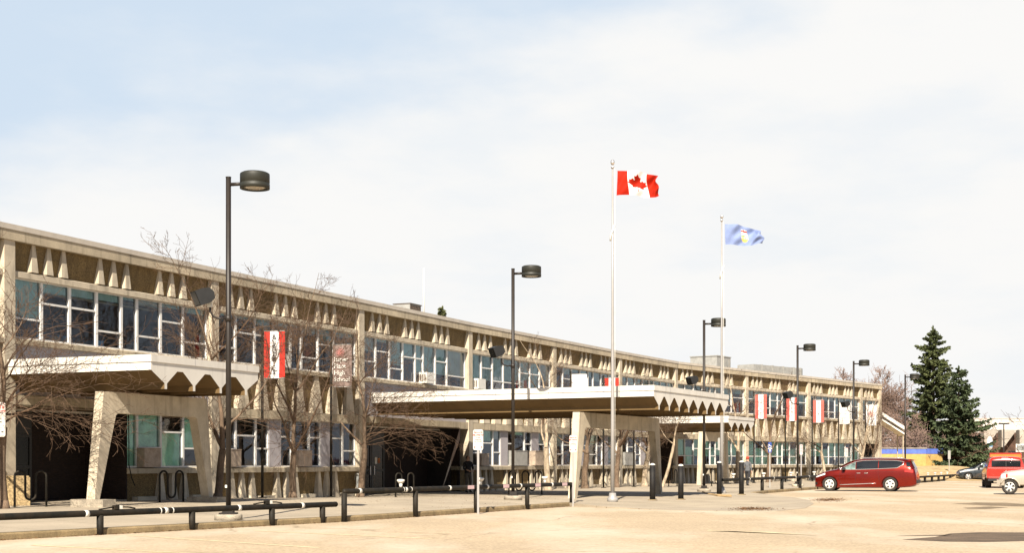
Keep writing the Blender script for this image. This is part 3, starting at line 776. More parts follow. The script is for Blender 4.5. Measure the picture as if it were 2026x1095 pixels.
m = MB(); m.tube([fr1(5.02, .02, 3.2), fr1(5.03, .03, 2.1), fr1(5.0, .05, 1.5), fr1(5.1, .09, 1.05), fr1(5.22, .12, .8)], .018, 6); part(m, "hanging_cable", black_steel)
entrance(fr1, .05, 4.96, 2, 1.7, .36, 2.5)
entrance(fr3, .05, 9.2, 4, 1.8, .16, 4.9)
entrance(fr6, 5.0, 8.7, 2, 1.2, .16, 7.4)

def canopy(A, deg, W, Ln, folds, leg_n, b0, t0, t1, b1, zleg0, zleg1, ztop_leg=3.57):
    fr = F(A, deg); cp = part_root("entrance_canopy", school)
    zt, zs, zo, zi = 4.5, 4.12, 4.14, 3.62
    p = W / folds
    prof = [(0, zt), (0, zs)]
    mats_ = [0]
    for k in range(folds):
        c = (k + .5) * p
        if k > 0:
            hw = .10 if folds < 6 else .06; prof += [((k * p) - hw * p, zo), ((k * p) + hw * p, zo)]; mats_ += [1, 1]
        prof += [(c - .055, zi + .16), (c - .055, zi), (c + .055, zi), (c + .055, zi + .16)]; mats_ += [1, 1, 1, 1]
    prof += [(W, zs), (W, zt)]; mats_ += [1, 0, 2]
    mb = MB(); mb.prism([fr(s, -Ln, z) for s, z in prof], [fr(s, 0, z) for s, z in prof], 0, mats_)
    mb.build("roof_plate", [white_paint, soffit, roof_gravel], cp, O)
    b = MB(); b.box(-.03, W + .03, .002, .03, zt - .15, zt + .03, fr); b.box(-.03, -.002, -Ln, .0, zt - .15, zt + .03, fr); b.box(W + .002, W + .03, -Ln, .0, zt - .15, zt + .03, fr)
    b.box(-.028, W + .028, -.05, .028, zt + .031, zt + .05, fr); b.box(-.028, .05, -Ln, -.05, zt + .031, zt + .05, fr); b.build("fascia_trim", white_paint, cp, O)
    b = MB(); k = 2.1
    while k < Ln: b.box(-.0335, -.030, -k, -k + .02, zt - .15, zt + .03, fr); b.box(-.004, -.001, -k, -k + .02, zs + .005, zt - .151, fr); k += 2.4
    k = p * 1.5
    while k < W: b.box(k, k + .02, .0305, .034, zt - .15, zt + .03, fr); k += p * 2
    b.build("fascia_joint", ink_grey, cp, O)
    th = .30
    z = ztop_leg - .001
    zb0, zb1 = zleg0 + .2, zleg1 + .2
    def fp(n): return [fr(b0, n, zb0), fr(t0, n, z), fr(t1, n, z), fr(b1, n, zb1), fr(b1 - .2, n, zb1), fr(t1 - .52, n, z - .66), fr(t1 - .62, n, z - .60), fr(t0 + .62, n, z - .60), fr(t0 + .52, n, z - .66), fr(b0 + .2, n, zb0)]
    f_ = MB(); f_.prism(fp(leg_n - th), fp(leg_n)); f_.build("portal_frame", concrete_light, cp, O)
    for b_, z0 in ((b0, zleg0), (b1 - .2, zleg1)):
        q = MB(); c = b_ + .1; q.box(c - .28, c + .28, leg_n - .72, leg_n + .42, -.1, z0 + .199, fr); q.build("footing", footing_mat, cp, O)
    return fr
canopy((-9.94, 38.27), 23.5, 5.2, 5.35, 4, -1.75, -.22, .15, 5.0, 5.3, .33, .28)
canopy((5.45, 53.4), 27.5, 8.8, 12.9, 8, -3.2, -.3, .15, 8.7, 9.1, -.05, -.05)
canopy((13.72, 88.18), 27.7, 5.2, 5.6, 4, -1.75, -.2, .15, 5.0, 5.3, -.05, -.05)

# ------------------------------------------------------------------ things on the building
def ac_unit(name, fr, s, w, z, h, dep, label, grille=True, m=ac_white):
    c = fr(s, -.36, z); r = root(name, label, "air conditioner", c, 90 - fr.deg - 90)
    # local x = along facade, y = outward
    lf_ = lambda x, y, zz: Vector((fr.d * x + fr.n * y)) + Vector((0, 0, zz))
    b = MB(); b.box(-w / 2, w / 2, 0, dep, 0, h, lf_); r.rotation_euler = (0, 0, 0)
    b.build("casing", m, r)
    g_ = MB()
    if grille:
        for k in range(4): y = dep * (.16 + .20 * k); g_.box(-w / 2 - .012, -w / 2 - .001, y, y + dep * .11, h * .18, h * .82, lf_)
        g_.build("grille", ac_dark, r)
    else:
        g_.box(-w / 2 - .01, w / 2 + .01, -.02, dep + .02, h + .001, h + .02, lf_); g_.build("lid", m, r)
    return r
GA = "air conditioners set in the school windows"
for o in (ac_unit("air_conditioner", fr3, 5.75, .75, ZS1 + .02, .5, .55, "white louvred air conditioner in the upper window left of a pilaster"),
          ac_unit("air_conditioner", fr4, .75, .8, ZS1 + .02, .52, .5, "white louvred air conditioner in the upper window right of a pilaster"),
          ac_unit("air_conditioner", fr2, 4.25, .7, ZS1 + .02, .5, .4, "small pale air conditioner beside the red and white banner"),
          ac_unit("air_conditioner_box", fr1, 6.1, .85, ZG1 + .01, .62, .5, "brown metal air conditioner box in the window behind the leg of the near canopy", False, ac_box),
          ac_unit("air_conditioner_box", fr2, .85, .8, ZG1 + .01, .62, .45, "brown metal air conditioner box in the window behind the tallest lamp post", False, ac_box),
          ac_unit("air_conditioner_box", fr2, 5.5, .95, ZG1 + .01, .62, .5, "grey brown air conditioner box behind the tree trunk near the banner", False, ac_box),
          ac_unit("air_conditioner_box", fr4, 1.2, .8, ZG1 + .01, .6, .45, "tan air conditioner box in the window behind the warning sign", False, ac_box),
          ac_unit("air_conditioner_box", fr4, 5.2, 1.5, ZG1 + .01, .78, .5, "wide grey metal air conditioner box under the large canopy", False, galv),
          ac_unit("air_conditioner_box", fr4, 7.6, 1.3, ZG1 + .01, .78, .5, "grey brown air conditioner box behind a pale tree under the large canopy", False, ac_box),
          ac_unit("air_conditioner_box", fr6, 1.2, 1.6, ZG1 + .01, .8, .4, "grey metal air conditioner box seen through the large canopy frame", False, galv)):
    o["group"] = GA
# wall meter box
c = fr2(9.62, .22, .55)
r = root("utility_box", "grey electrical meter box on pipes at the foot of a pilaster", "utility box", (c.x, c.y, .14))
b = MB(); b.box(-.16, .16, -.1, .1, .36, .86); b.build("cabinet", utility_grey, r)
b = MB(); b.tube([(-.08, 0, -.02), (-.08, 0, .4)], .03); b.tube([(.08, 0, -.02), (.08, 0, .4)], .03); b.tube([(-.1, .05, .86), (-.1, .05, .95), (-.22, .1, .95), (-.26, .12, .7)], .02); b.build("conduit", galv, r)

# rooftop
def roof_thing(name, label, cat, u, yb, D, w, h, dep, m, deg=25, parts=True):
    X = (u - 1013) / 2750 * D
    r = root(name, label, cat, (X, D, H - .16)); fr = F((0, 0), deg)
    b = MB(); b.box(-w / 2, w / 2, -dep, 0, 0.0, h, fr); b.build("housing", m, r)
    return r, fr
r, fr = roof_thing("rooftop_vent", "low slatted grey rooftop vent housing", "roof vent", 822, 0, 67.8, 1.15, .93, .9, galv, 24)
b = MB()
for k in range(7): b.box(-.55 + k * .16, -.46 + k * .16, .002, .03, .35, .88, fr)
b.build("louvre", ac_dark, r)
b = MB(); b.box(-.6, .6, -.94, .05, .931, .97, fr); b.build("lid", ac_dark, r)
D = 69.0; r = root("rooftop_mast", "slender white mast standing on the roof", "mast", ((838.5 - 1013) / 2750 * D, D, H - .16))
b = MB(); b.tube([(0, 0, 0), (0, 0, 1.4), (0, 0, 2.9)], [.045, .04, .03]); b.build("pole", white_paint, r); b = MB(); b.box(-.12, .12, -.12, .12, 0, .08); b.build("base_plate", galv, r)
r, fr = roof_thing("rooftop_penthouse", "grey metal rooftop penthouse box behind the flagpole", "roof housing", 1432, 0, 104, 2.3, 1.15, 2.2, galv, 35)
b = MB(); b.box(-1.2, 1.2, -2.25, .04, 1.151, 1.22, fr); b.build("lid", galv, r)
def duct():
    D = 118; r = root("rooftop_duct", "long curved grey sheet metal duct lying along the roof", "duct", ((1560 - 1013) / 2750 * D, D, H - .16))
    fr = F((0, 0), 44); b = MB()
    b.box(-5.2, 1.9, -1.6, 0, .25, 1.35, fr)
    lo, hi = [], []
    for k in range(9):
        a = k / 8 * math.pi / 2; lo.append(fr(1.902 + 1.3 * math.sin(a), -1.6 + 1.6 * math.cos(a) - .0, .25))
    poly = [fr(1.902, -1.6, .25)] + lo[:-1] + [fr(3.2, -1.6, .25)]
    hi = [Vector((p.x, p.y, 1.35)) for p in poly]
    b.prism(poly, hi); b.build("duct_run", galv, r)
    b = MB()
    for s in (-4, -2.4, -.8, .8, 1.85): b.box(s, s + .08, -1.64, .04, .22, 1.39, fr)
    b.build("flange", galv, r)
    b = MB(); b.box(-4.5, -4.2, -1.2, -.4, 0, .25, fr); b.box(1.2, 1.5, -1.2, -.4, 0, .25, fr); b.build("support", ac_dark, r)
duct()

# ------------------------------------------------------------------ street lamps
def lamp_post(u, D, base, label, flood=True, top=8.55):
    X = (u - 1013) / 2750 * D; z = zg(X, D)
    r = root("street_lamp", label, "street lamp", (X, D, z), 0, "black parking lot lamp posts"); h = top - z
    b = MB(); b.lathe([(.34, -.02), (.34, .13), (.32, .15)], n=20); b.build("plinth", footing_mat if base else concrete_light, r)
    b = MB(); b.box(-.2, .2, -.2, .2, .151, .19); b.box(-.13, .13, -.13, .13, .191, .30); b.build("base_plate", lamp_brown, r)
    b = MB(); b.tube([(0, 0, .19), (0, 0, h)], .064, 12); b.tube([(0, 0, h + .001), (0, 0, h + .03)], .068, 12); b.build("pole", lamp_brown, r)
    ax = Vector((.97, -.24, 0))
    b = MB(); b.tube([ax * .05 + Vector((0, 0, h - .16)), ax * .36 + Vector((0, 0, h - .16))], .045, 8); b.build("arm", lamp_brown, r)
    c = ax * .70
    fr = lambda x, y, zz: Vector((x, y, zz)) + c
    b = MB(); b.lathe([(.05, h + .105), (.30, h + .10), (.355, h + .07), (.36, h + .04), (.36, h - .15), (.352, h - .155), (.352, h - .175), (.362, h - .18), (.362, h - .30), (.33, h - .30), (.31, h - .24), (.02, h - .22)], fr, 28)
    b.build("lamp_head", lamp_head, r)
    b = MB(); b.lathe([(.29, h - .262), (.2, h - .29), (.02, h - .30)], fr, 20); b.build("lens", lamp_lens, r)
    if flood:
        zf = 4.98
        q = MB(); q.tube([(-.03, 0, zf - .02), (-.22, -.03, zf - .03), (-.36, -.05, zf + .02), (-.43, -.06, zf + .14), (-.44, -.06, zf + .34)], .026, 8)
        q.tube([(0, 0, zf - .1), (0, 0, zf + .06)], .08, 10); q.build("floodlight_arm", lamp_brown, r)
        fx = Vector((-.80, -.45, -.40)).normalized(); sx = Vector((-.45, .80, 0)).normalized(); uz = sx.cross(fx); uz = -uz if uz.z < 0 else uz
        o = Vector((-.60, -.10, zf + .50))
        ff = lambda a, bb, cc: o + fx * a + sx * bb + uz * cc
        b = MB(); pr = [(-.20, -.13), (-.24, .02), (-.18, .15), (-.02, .20), (.20, .21), (.20, -.17), (-.05, -.19)]
        b.prism([ff(x, -.22, z_) for x, z_ in pr], [ff(x, .22, z_) for x, z_ in pr]); b.build("floodlight", plastic_black, r)
        b = MB(); b.box(.201, .21, -.19, .19, -.14, .18, ff); b.build("floodlight_glass", door_glass, r)
        b = MB(); b.box(-.49, -.39, -.11, -.02, zf + .25, zf + .36); b.build("bracket", scuff_white, r)
    b = MB(); b.box(-.07, -.02, -.075, -.06, .80, .87); b.build("tag", scuff_white, r)
    return r
for u, D, ba, lb, fl in ((452, 34.1, True, "tallest brown lamp post with drum head standing behind the near rail", True),
                         (1015, 51.4, True, "brown drum lamp post in front of the large canopy's side", True),
                         (1393, 68.3, True, "brown drum lamp post beside the second flagpole", True),
                         (1578, 83.0, False, "brown drum lamp post rising behind the van's nose", True),
                         (1689, 95.8, False, "brown drum lamp post above the red van with a floodlight", True),
                         (1791, 110.6, False, "farthest drum lamp post before the spruce without a floodlight", False)):
    lamp_post(u, D, ba, lb, fl, 8.72 if u == 1015 else 8.55)

# ------------------------------------------------------------------ flagpoles and flags
def flagpole(u, D, top, label):
    X = (u - 1013) / 2750 * D; z = .14; h = EYE + (917 - top) / 2750 * D - z
    r = root("flagpole", label, "flagpole", (X, D, z), 0, "white flagpoles before the school")
    b = MB(); b.lathe([(.20, -.05), (.20, .10), (.14, .16), (.125, .30)], n=16); b.build("base", pole_white, r)
    b = MB(); b.tube([(0, 0, .16), (0, 0, 3), (0, 0, h * .6), (0, 0, h - .25)], [.078, .068, .046, .030], 12); b.build("pole", pole_white, r)
    b = MB(); b.lathe([(.01, h - .12), (.06, h - .10), (.085, h - .03), (.06, h + .05), (.01, h + .08)], n=12); b.lathe([(.06, h - .25), (.06, h - .18), (.03, h - .12)], n=10); b.build("finial", chrome, r)
    b = MB(); b.tube([(.09, -.05, 1.3), (.085, -.03, h * .5), (.07, -.02, h - .25)], .012, 5); b.tube([(.09, -.05, h - 2.3), (-.07, -.06, h - 2.75), (-.09, -.04, h - 2.95)], .035, 5); b.build("halyard", scuff_white, r)
    return X, D, h + z
def maple():
    half = [(0, 1.0), (.10, .80), (.18, .74), (.30, .80), (.24, .46), (.29, .42), (.44, .58), (.50, .47), (.70, .50), (.64, .32), (.78, .24), (.44, -.06), (.46, -.20), (.04, -.14), (.04, -.52)]
    return half + [(-x, y) for x, y in reversed(half[1:])]
def flag(X, D, ztop, w, h, mats_, pick, label, seed, droop):
    r = random.Random(seed); NX, NY = 120, 60; mb = MB(); vs = []
    for j in range(NY + 1):
        for i in range(NX + 1):
            a, bb = i / NX, j / NY
            ph = a * 7.5 + bb * 1.3 + seed
            amp = .17 * a ** .7
            y = amp * math.sin(ph + bb * 1.8) + .075 * a ** .5 * math.sin(ph * 2.3 + bb * 5) + .03 * math.sin(a * 3 + bb * 11 + seed) * a ** .5
            x = w * a * (.93 - .05 * math.sin(bb * 3 + seed)) + .02 * math.sin(ph * 1.7)
            zz = -h * bb - droop * a * a * (1 - .75 * bb) - .03 * math.sin(a * 9 + seed) * a
            zz += .10 * a * bb * math.sin(a * 5 + seed)
            if a > .8: x -= (a - .8) * .45 * math.sin(bb * math.pi * 1.5 + .4) ** 2
            vs.append((x, y, zz))
    fs = []; mi = []
    for j in range(NY):
        for i in range(NX):
            fs.append((j * (NX + 1) + i, j * (NX + 1) + i + 1, (j + 1) * (NX + 1) + i + 1, (j + 1) * (NX + 1) + i)); mi.append(pick((i + .5) / NX, (j + .5) / NY))
    mb.add(vs, fs, 0, True); mb.mi = mi
    o = mb.build("flag", mats_); o.location = (X, D, ztop); o.rotation_euler = (0, 0, R(-8)); tag(o, label, "flag", "flags flying from the flagpoles")
    return o
LEAF = maple()
def pick_ca(a, b):
    if a < .27 or a > .73: return 0
    return 0 if inside(((a - .5) * 2 / .62, (.60 - b) * 2 / .92), LEAF) else 1
def pick_ab(a, b):
    x, y = (a - .5) * 2 / .15, (b - .5) / .32
    if abs(x) < 1 and -1 < y < 1 and abs(x) < (1 if y < .35 else math.sqrt(max(0, 1 - ((y - .35) / .65) ** 2))):
        if y < -.55: return 1 if (abs(x) < .16 or abs(y + .74) < .09) else 2
        if y < -.1: return 2
        if y < .12: return 3 if x * .5 + y < .1 else 2
        return 4 if y > .45 or (int(x * 7) % 2) else 2
    return 0
X, D, zt = flagpole(1212, 51.5, 320, "tall white flagpole flying the red and white flag")
flag(X + .16, D - .03, zt - .34, 1.70, .92, [flag_red, flag_white], pick_ca, "red and white flag with a maple leaf waving from the taller pole", 1, .22)
X, D, zt = flagpole(1428, 65.0, 428, "white flagpole flying the blue flag behind the bollards")
flag(X + .16, D - .03, zt - .38, 1.85, .95, [flag_blue, flag_red, flag_white, flag_green, flag_gold], pick_ab, "blue flag with a shield crest waving from the farther pole", 2.6, .42)

# ------------------------------------------------------------------ banner poles and banners
def banner_pole(X, D, label, top=6.45):
    z = zg(X, D); r = root("banner_pole", label, "banner pole", (X, D, z), 0, "thin black banner poles along the school front"); h = top - z
    b = MB(); b.tube([(0, 0, -.02), (0, 0, h)], .05, 10); b.lathe([(.055, h), (.06, h + .03), (.02, h + .06)], n=10); b.build("pole", black_steel, r)
    b = MB(); b.box(-.13, .13, -.13, .13, -.01, .03); b.build("base_plate", black_steel, r)
    ax = Vector((.97, -.2, 0)).normalized()
    for zz in (h - .10, h - 1.82):
        b = MB(); b.tube([ax * .04 + Vector((0, 0, zz)), ax * .88 + Vector((0, 0, zz))], .014, 6); b.build("bracket", galv, r)
    return Vector((X, D, z)), ax, h
def rose(mb, c, r, ax, m, lw=.14):
    n = Vector((0, 0, 1)); out = ax.cross(n)
    for ring, k, rr in ((1, 8, .30), (.62, 6, .24), (.25, 4, .16)):
        for i in range(k):
            a = 2 * math.pi * i / k; ctr = c + (ax * math.cos(a) + n * math.sin(a)) * r * ring * .78 + out * .006
            pts_ = [ctr + (ax * math.cos(t) + n * math.sin(t)) * r * rr for t in [2 * math.pi * j / 12 for j in range(13)]]
            mb.tube(pts_, r * .045, 4, m, False)
def banner(X, D, style, pole_label, label):
    o, ax, h = banner_pole(X, D, pole_label)
    n = Vector((0, 0, 1)); out = -ax.cross(n); out = out if out.y < 0 else -out; rd = random.Random(int(D * 7)); ph = rd.uniform(0, 6)
    mb = MB(); w, hh = .80, 1.70; K, J = 24, 14; vs = []
    if style == 'bars': mats_ = [red_cloth, white_cloth, ink_black]; col = lambda a: 0 if a < .28 or a > .72 else 1
    elif style == 'faded': mats_ = [red_faded, white_cloth, ink_grey]; col = lambda a: 0 if a < .28 or a > .72 else 1
    elif style == 'school': mats_ = [taupe_cloth, rose_red, paper_white]; col = lambda a: 0
    elif style == 'blank': mats_ = [white_cloth]; col = lambda a: 0
    elif style == 'script': mats_ = [pale_cloth, rose_red, white_cloth]; col = lambda a: 0
    else: mats_ = [white_cloth, rose_red, ink_grey]; col = lambda a: 0
    for j in range(J + 1):
        for i in range(K + 1):
            a, bb = i / K, j / J
            bow = .035 * math.sin(a * math.pi * 1.5 + ph) * math.sin(bb * math.pi)
            p = ax * (.07 + w * a) + n * (h - .11 - hh * bb) + out * bow
            if bb > .9 and a > .8: p += n * .03
            vs.append(p)
    for j in range(J):
        for i in range(K): mb.f.append((j * (K + 1) + i, j * (K + 1) + i + 1, (j + 1) * (K + 1) + i + 1, (j + 1) * (K + 1) + i)); mb.mi.append(col((i + .5) / K)); mb.sm.append(True)
    mb.v = [Vector(v) for v in vs]
    rt = ax; L = .045
    if style in ('bars', 'faded'):
        for k, ch in enumerate("ACADEMICS"): mb.text(ch, .21, ax * (.07 + w / 2) + n * (h - .36 - k * .165) + out * L, rt, n, 2, bold=.004)
    elif style == 'school':
        rose(mb, ax * (.07 + w * .42) + n * (h - .42) + out * L, .17, ax, 1)
        for k, ch in enumerate(("Jasper", "Place", "High", "School")): mb.text(ch, .25, ax * (.07 + w * .08) + n * (h - .78 - k * .27) + out * L, rt, n, 2, 'LEFT', bold=.004)
    elif style == 'script':
        rose(mb, ax * (.07 + w * .5) + n * (h - .32) + out * L, .12, ax, 1)
        for k, ch in enumerate(("Jasper", "Place", "High", "School")): mb.text(ch, .25, ax * (.07 + w * .08) + n * (h - .70 - k * .28) + out * L, rt, n, 2, 'LEFT', bold=.003)
    elif style == 'plain':
        rose(mb, ax * (.07 + w * .5) + n * (h - .86) + out * L, .25, ax, 1)
    b = mb.build("banner", mats_); b.location = o; tag(b, label, "banner", "banners on the black poles")
def BX(u, D): return (u - 1013) / 2750 * D
for u, D, st, pl, lb in (
        (519, 50.6, 'bars', "black banner pole left of the forked tree, near the big lamp", "nearest red and white banner lettered ACADEMICS"),
        (655, 56.4, 'school', "black banner pole right of the forked tree trunk", "taupe faded banner with a red rose and white school name"),
        (1129, 75.0, 'blank', "black banner pole hidden behind the large canopy's left leg", "white banner peeking over the large canopy roof"),
        (1194, 78.3, 'bars', "black banner pole seen through the frame, left of the flagpole", "red and white banner barely showing above the large canopy roof"),
        (1492, 97.0, 'faded', "black banner pole just right of the third canopy", "red and white banner next to the small far canopy"),
        (1554, 101.8, 'faded', "black banner pole just left of the fourth lamp post", "red and white banner directly left of the fourth lamp post"),
        (1607, 106.0, 'faded', "black banner pole above the van's bonnet, past the fourth lamp", "red and white banner right of the fourth lamp post"),
        (1659, 110.3, 'script', "black banner pole just left of the fifth lamp post", "pale grey banner with white lettering under a floodlight"),
        (1712, 114.4, 'plain', "black banner pole beside the building's far corner", "white banner with a pink rose at the building's far corner")):
    banner(BX(u, D), D, st, pl, lb)
banner_pole(BX(1254, 81.6), 81.6, "black banner pole seen through the frame, right of the flagpole", 4.3)

# ------------------------------------------------------------------ pipe rails with outlets
def at_u(a, b, u):
    k = (u - 1013) / 2750; t = (k * a[1] - a[0]) / ((b[0] - a[0]) - k * (b[1] - a[1])); return t
def rail(a, b, z, posts, label, r_=.066, bands=(), outlets=(), labels_=(), junctions=(), post_w=.055, t0=0, t1=1, cap_up=True):
    """a, b are ground points of the rail line; posts/bands/outlets given by where they show along it"""
    A, B = Vector((a[0], a[1], 0)), Vector((b[0], b[1], 0)); o = A.lerp(B, .5)
    rt = root("pipe_rail", label, "rail", o); P = lambda t: A.lerp(B, t) - o
    e = (B - A).normalized(); up = Vector((0, 0, 1))
    m = MB(); p0, p1 = P(t0) + up * z, P(t1) + up * z
    m.tube([p0 - e * .05, p0 - e * .02, p0, p1, p1 + e * .02, p1 + e * .05], [r_ * .45, r_ * .85, r_, r_, r_ * .85, r_ * .45], 14); m.build("rail", black_steel, rt)
    for u in posts:
        t = at_u(a, b, u); p = P(t); m = MB(); m.tube([p + up * -.05, p + up * (z - r_ * .6)], post_w, 10); m.build("post", black_steel, rt)
    for u, w in bands:
        p = P(at_u(a, b, u)) + up * z; m = MB(); m.tube([p - e * w / 2, p + e * w / 2], r_ * 1.06, 14); m.build("tape_band", scuff_white, rt)
    for u in labels_:
        p = P(at_u(a, b, u)) + up * z; side = Vector((e.y, -e.x, 0)); m = MB()
        q = [p + side * (r_ + .006) + e * x + up * y for x, y in ((-.20, -.05), (.20, -.05), (.20, .06), (-.20, .06))]
        m.prism([v - side * .006 for v in q], q); m.build("label_plate", pink_plate, rt)
    for u in outlets:
        p = P(at_u(a, b, u)) + up * (z + r_); m = MB(); fr = lambda x, y, h: p + Vector((x, y, h))
        m.lathe([(.045, 0), (.045, .10)], fr, 10); j = m.build("outlet", scuff_white, rt)
        q = MB(); q.lathe([(.045, .10), (.095, .15), (.115, .19), (.10, .215), (.04, .225)], fr, 12); q.build("outlet_cover", white_paint, j)
    for u in junctions:
        p = P(at_u(a, b, u)) + up * (z + r_); m = MB(); c = Rot(p, 90 - math.degrees(math.atan2(e.x, e.y))); m.box(-.10, .02, -.05, .05, 0, .09, c)
        m.tube([p + e * .05 + up * .05, p + e * .3 + up * .04, p + e * .5 + up * .01], .016, 6); m.tube([p - e * .1 + up * .05, p - e * .3 + up * .03, p - e * .5 + up * .01], .016, 6)
        k = m.build("junction_box", black_steel, rt); q = MB(); q.box(.025, .11, -.05, .05, .005, .085, c); q.build("outlet_cover", scuff_white, k)
    return rt
R1a, R1b = (-10.2, 27.8), (-4.6, 36.3)
rail(R1a, R1b, .47, (198, 380, 538, 638), "low black pipe rail with white bands at the lower left", .07, [(170, .10), (327, .10), (472, .10), (597, .10), (316, .03), (340, .03)], junctions=(232, 530), post_w=.075, t0=-.55, t1=1.0)
R2a, R2b = (-4.4, 36.45), (2.1, 49.45)
rail(R2a, R2b, .80, (681, 822, 942, 1043, 1131), "taller black pipe rail running from mid frame to the canopy leg", .068, [(711, .12), (802, .10), (889, .10), (963, .10), (1029, .10), (1091, .12), (797, .03), (812, .03)],
     outlets=(793, 951, 1078), labels_=(928, 998, 1061, 1114), post_w=.075, t0=.0, t1=1.0)
R3a, R3b = (9.55, 63.9), (17.95, 81.6)
rail(R3a, R3b, .76, (1424, 1508, 1547, 1583, 1616), "black pipe rail between the bollards and the van's nose", .07, [(1482, .1), (1530, .1), (1573, .1), (1600, .1)],
     outlets=(1451, 1511, 1565, 1611), post_w=.09, t0=0.02, t1=1.02)
R4a, R4b = (31.3, 107.0), (40.3, 126.0)
rail(R4a, R4b, .46, (1816, 1830, 1844, 1857, 1868, 1880, 1891), "low rusty far pipe rail between the van and the dark hatchback", .08, [],
     outlets=(1836, 1850, 1862, 1874), post_w=.10)
# kerb of the far rail
kb = MB(); ribbon(kb, [(28, 103), (31.0, 107.2), (40.0, 126.2)], [(0, -.05), (.2, -.05), (.2, .10), (0, .10)])
tag(kb.build("kerb", kerb_mat), "pale kerb under the far low rail", "kerb", kind="structure")

# bollards
for u, D, hgt, lb in ((1291, 54.0, 1.36, "leftmost black bollard, next to the taller flagpole"), (1347, 55.6, 1.34, "black bollard second from the taller flagpole, alone on the pavement"),
                      (1423, 61.5, 1.43, "black bollard standing in front of the second flagpole"), (1467, 63.2, 1.47, "rightmost black bollard, beside the walking person")):
    X = BX(u, D); z = max(zg(X, D), .0)
    r = root("bollard", lb, "bollard", (X, D, z), 0, "black steel bollards on the pavement")
    b = MB(); b.tube([(0, 0, -.05), (0, 0, hgt)], .112, 18); b.build("post", bollard_paint, r)
    b = MB(); b.lathe([(.112, hgt + .001), (.112, hgt + .03), (.06, hgt + .07), (.01, hgt + .08)], n=18); b.build("cap", scuff_white, r)
    b = MB(); b.lathe([(.20, .0), (.19, .02), (.12, .03)], n=14); b.build("base_ring", kerb_mat, r)

# ------------------------------------------------------------------ signs
def sign(name, u, D, z0, ztop, w, h, label, cat, style, plate_m=white_paint, post_m=galv, rz=0, tilt=0):
    X = BX(u, D); r = root(name, label, cat, (X, D, z0)); T_ = ztop - z0
    b = MB(); b.box(-.032, .032, -.02, .02, -.03, T_ - .05); b.build("post", post_m, r)
    b = MB(); c = .05
    poly = []
    for cx_, cz, a0 in ((w / 2 - c, T_ - c, 0), (-w / 2 + c, T_ - c, 90), (-w / 2 + c, T_ - h + c, 180), (w / 2 - c, T_ - h + c, 270)):
        for k in range(4): a = R(a0 + 30 * k); poly.append((cx_ + c * math.cos(a), cz + c * math.sin(a)))
    b.prism([Vector((x, -.026, z)) for x, z in poly], [Vector((x, -.021, z)) for x, z in poly]); pl = b.build("plate", plate_m, r)
    t = MB(); e = Vector((1, 0, 0)); up = Vector((0, 0, 1)); o = lambda x, zz: Vector((x, -.026, zz))
    if style == 'private':
        q = [(-w / 2 + .03, T_ - .03), (w / 2 - .03, T_ - .03), (w / 2 - .03, T_ - h + .03), (-w / 2 + .03, T_ - h + .03)]
        for i in range(4):
            p, s = q[i], q[(i + 1) % 4]; t.tube([o(*p), o(*s)], .006, 4, 0, False)
        fs = min(h * .115, w * .235)
        t.text("PRIVATE", fs, o(0, T_ - h * .185), e, up, 0, bold=.003); t.text("PROPERTY", fs * .92, o(0, T_ - h * .31), e, up, 0, bold=.003)
        for k, s in enumerate(("STAFF", "PARKING", "24 HOURS")): t.text(s, fs * .65, o(0, T_ - h * (.42 + .09 * k)), e, up, 1, bold=.002)
        for k, s in enumerate(("UNAUTHORIZED VEHICLES", "TOWED AWAY AT", "OWNERS EXPENSE")): t.text(s, fs * .31, o(0, T_ - h * (.69 + .06 * k)), e, up, 1)
        for sx in (-1, 1):
            x = sx * w * .33; zz = T_ - h * .86; d = sx
            t.add([o(x - .03 * d, zz + .012) - Vector((0, .004, 0)), o(x + .0, zz + .012) - Vector((0, .004, 0)), o(x, zz + .03) - Vector((0, .004, 0)), o(x + .035 * d, zz) - Vector((0, .004, 0)), o(x, zz - .03) - Vector((0, .004, 0)), o(x, zz - .012) - Vector((0, .004, 0)), o(x - .03 * d, zz - .012) - Vector((0, .004, 0))], [tuple(range(7))], 1)
        t.build("lettering", [ink_red, ink_black], pl)
    elif style == 'access':
        t.tube([o(-.02, T_ - h * .18), o(-.02, T_ - h * .17)], .03, 8); t.tube([o(-.03, T_ - h * .24), o(-.01, T_ - h * .36), o(.07, T_ - h * .37), o(.09, T_ - h * .45)], .02, 6)
        t.tube([o(.10 * math.cos(R(a)), T_ - h * .37 + .10 * math.sin(R(a))) for a in range(110, 350, 20)], .014, 6)
        t.box(-.04, .04, -.032, -.027, T_ - h * .90, T_ - h * .58); t.box(-.12, .12, -.032, -.027, T_ - h * .64, T_ - h * .57)
        t.build("symbol", paper_white, pl)
    elif style == 'pink':
        for k in range(5): t.box(-w * .32, w * .32, -.031, -.027, T_ - h * (.16 + .15 * k), T_ - h * (.10 + .15 * k))
        t.build("lettering", rose_red, pl)
    return r
sign("parking_sign", 946, 42.0, 0.0, 2.56, .30, .62, "white private property sign with red heading on its own post by the middle rail", "sign", 'private', post_m=pole_white)
sign("parking_sign", 1134, 49.2, 0.0, 2.53, .26, .60, "white private property sign in front of the large canopy's left leg", "sign", 'private', post_m=pole_white)
sign("parking_sign", -6, 37.0, .3, 3.17, .46, .92, "white private property sign cut by the left edge, beside a tree trunk", "sign", 'private', post_m=pole_white)
sign("parking_sign", 1523, 79.5, .14, 2.74, .20, .60, "blue accessible parking sign on a pale post", "sign", 'access', plate_m=sign_blue)
sign("parking_sign", 1585, 80.3, .0, 2.62, .17, .60, "small pinkish sign on a pale post near the fourth lamp", "sign", 'pink', plate_m=pink_plate, post_m=pole_white)
sign("parking_sign", 1675, 97.0, .14, 2.6, .17, .62, "small pinkish sign above the van's windscreen", "sign", 'pink', plate_m=pink_plate)
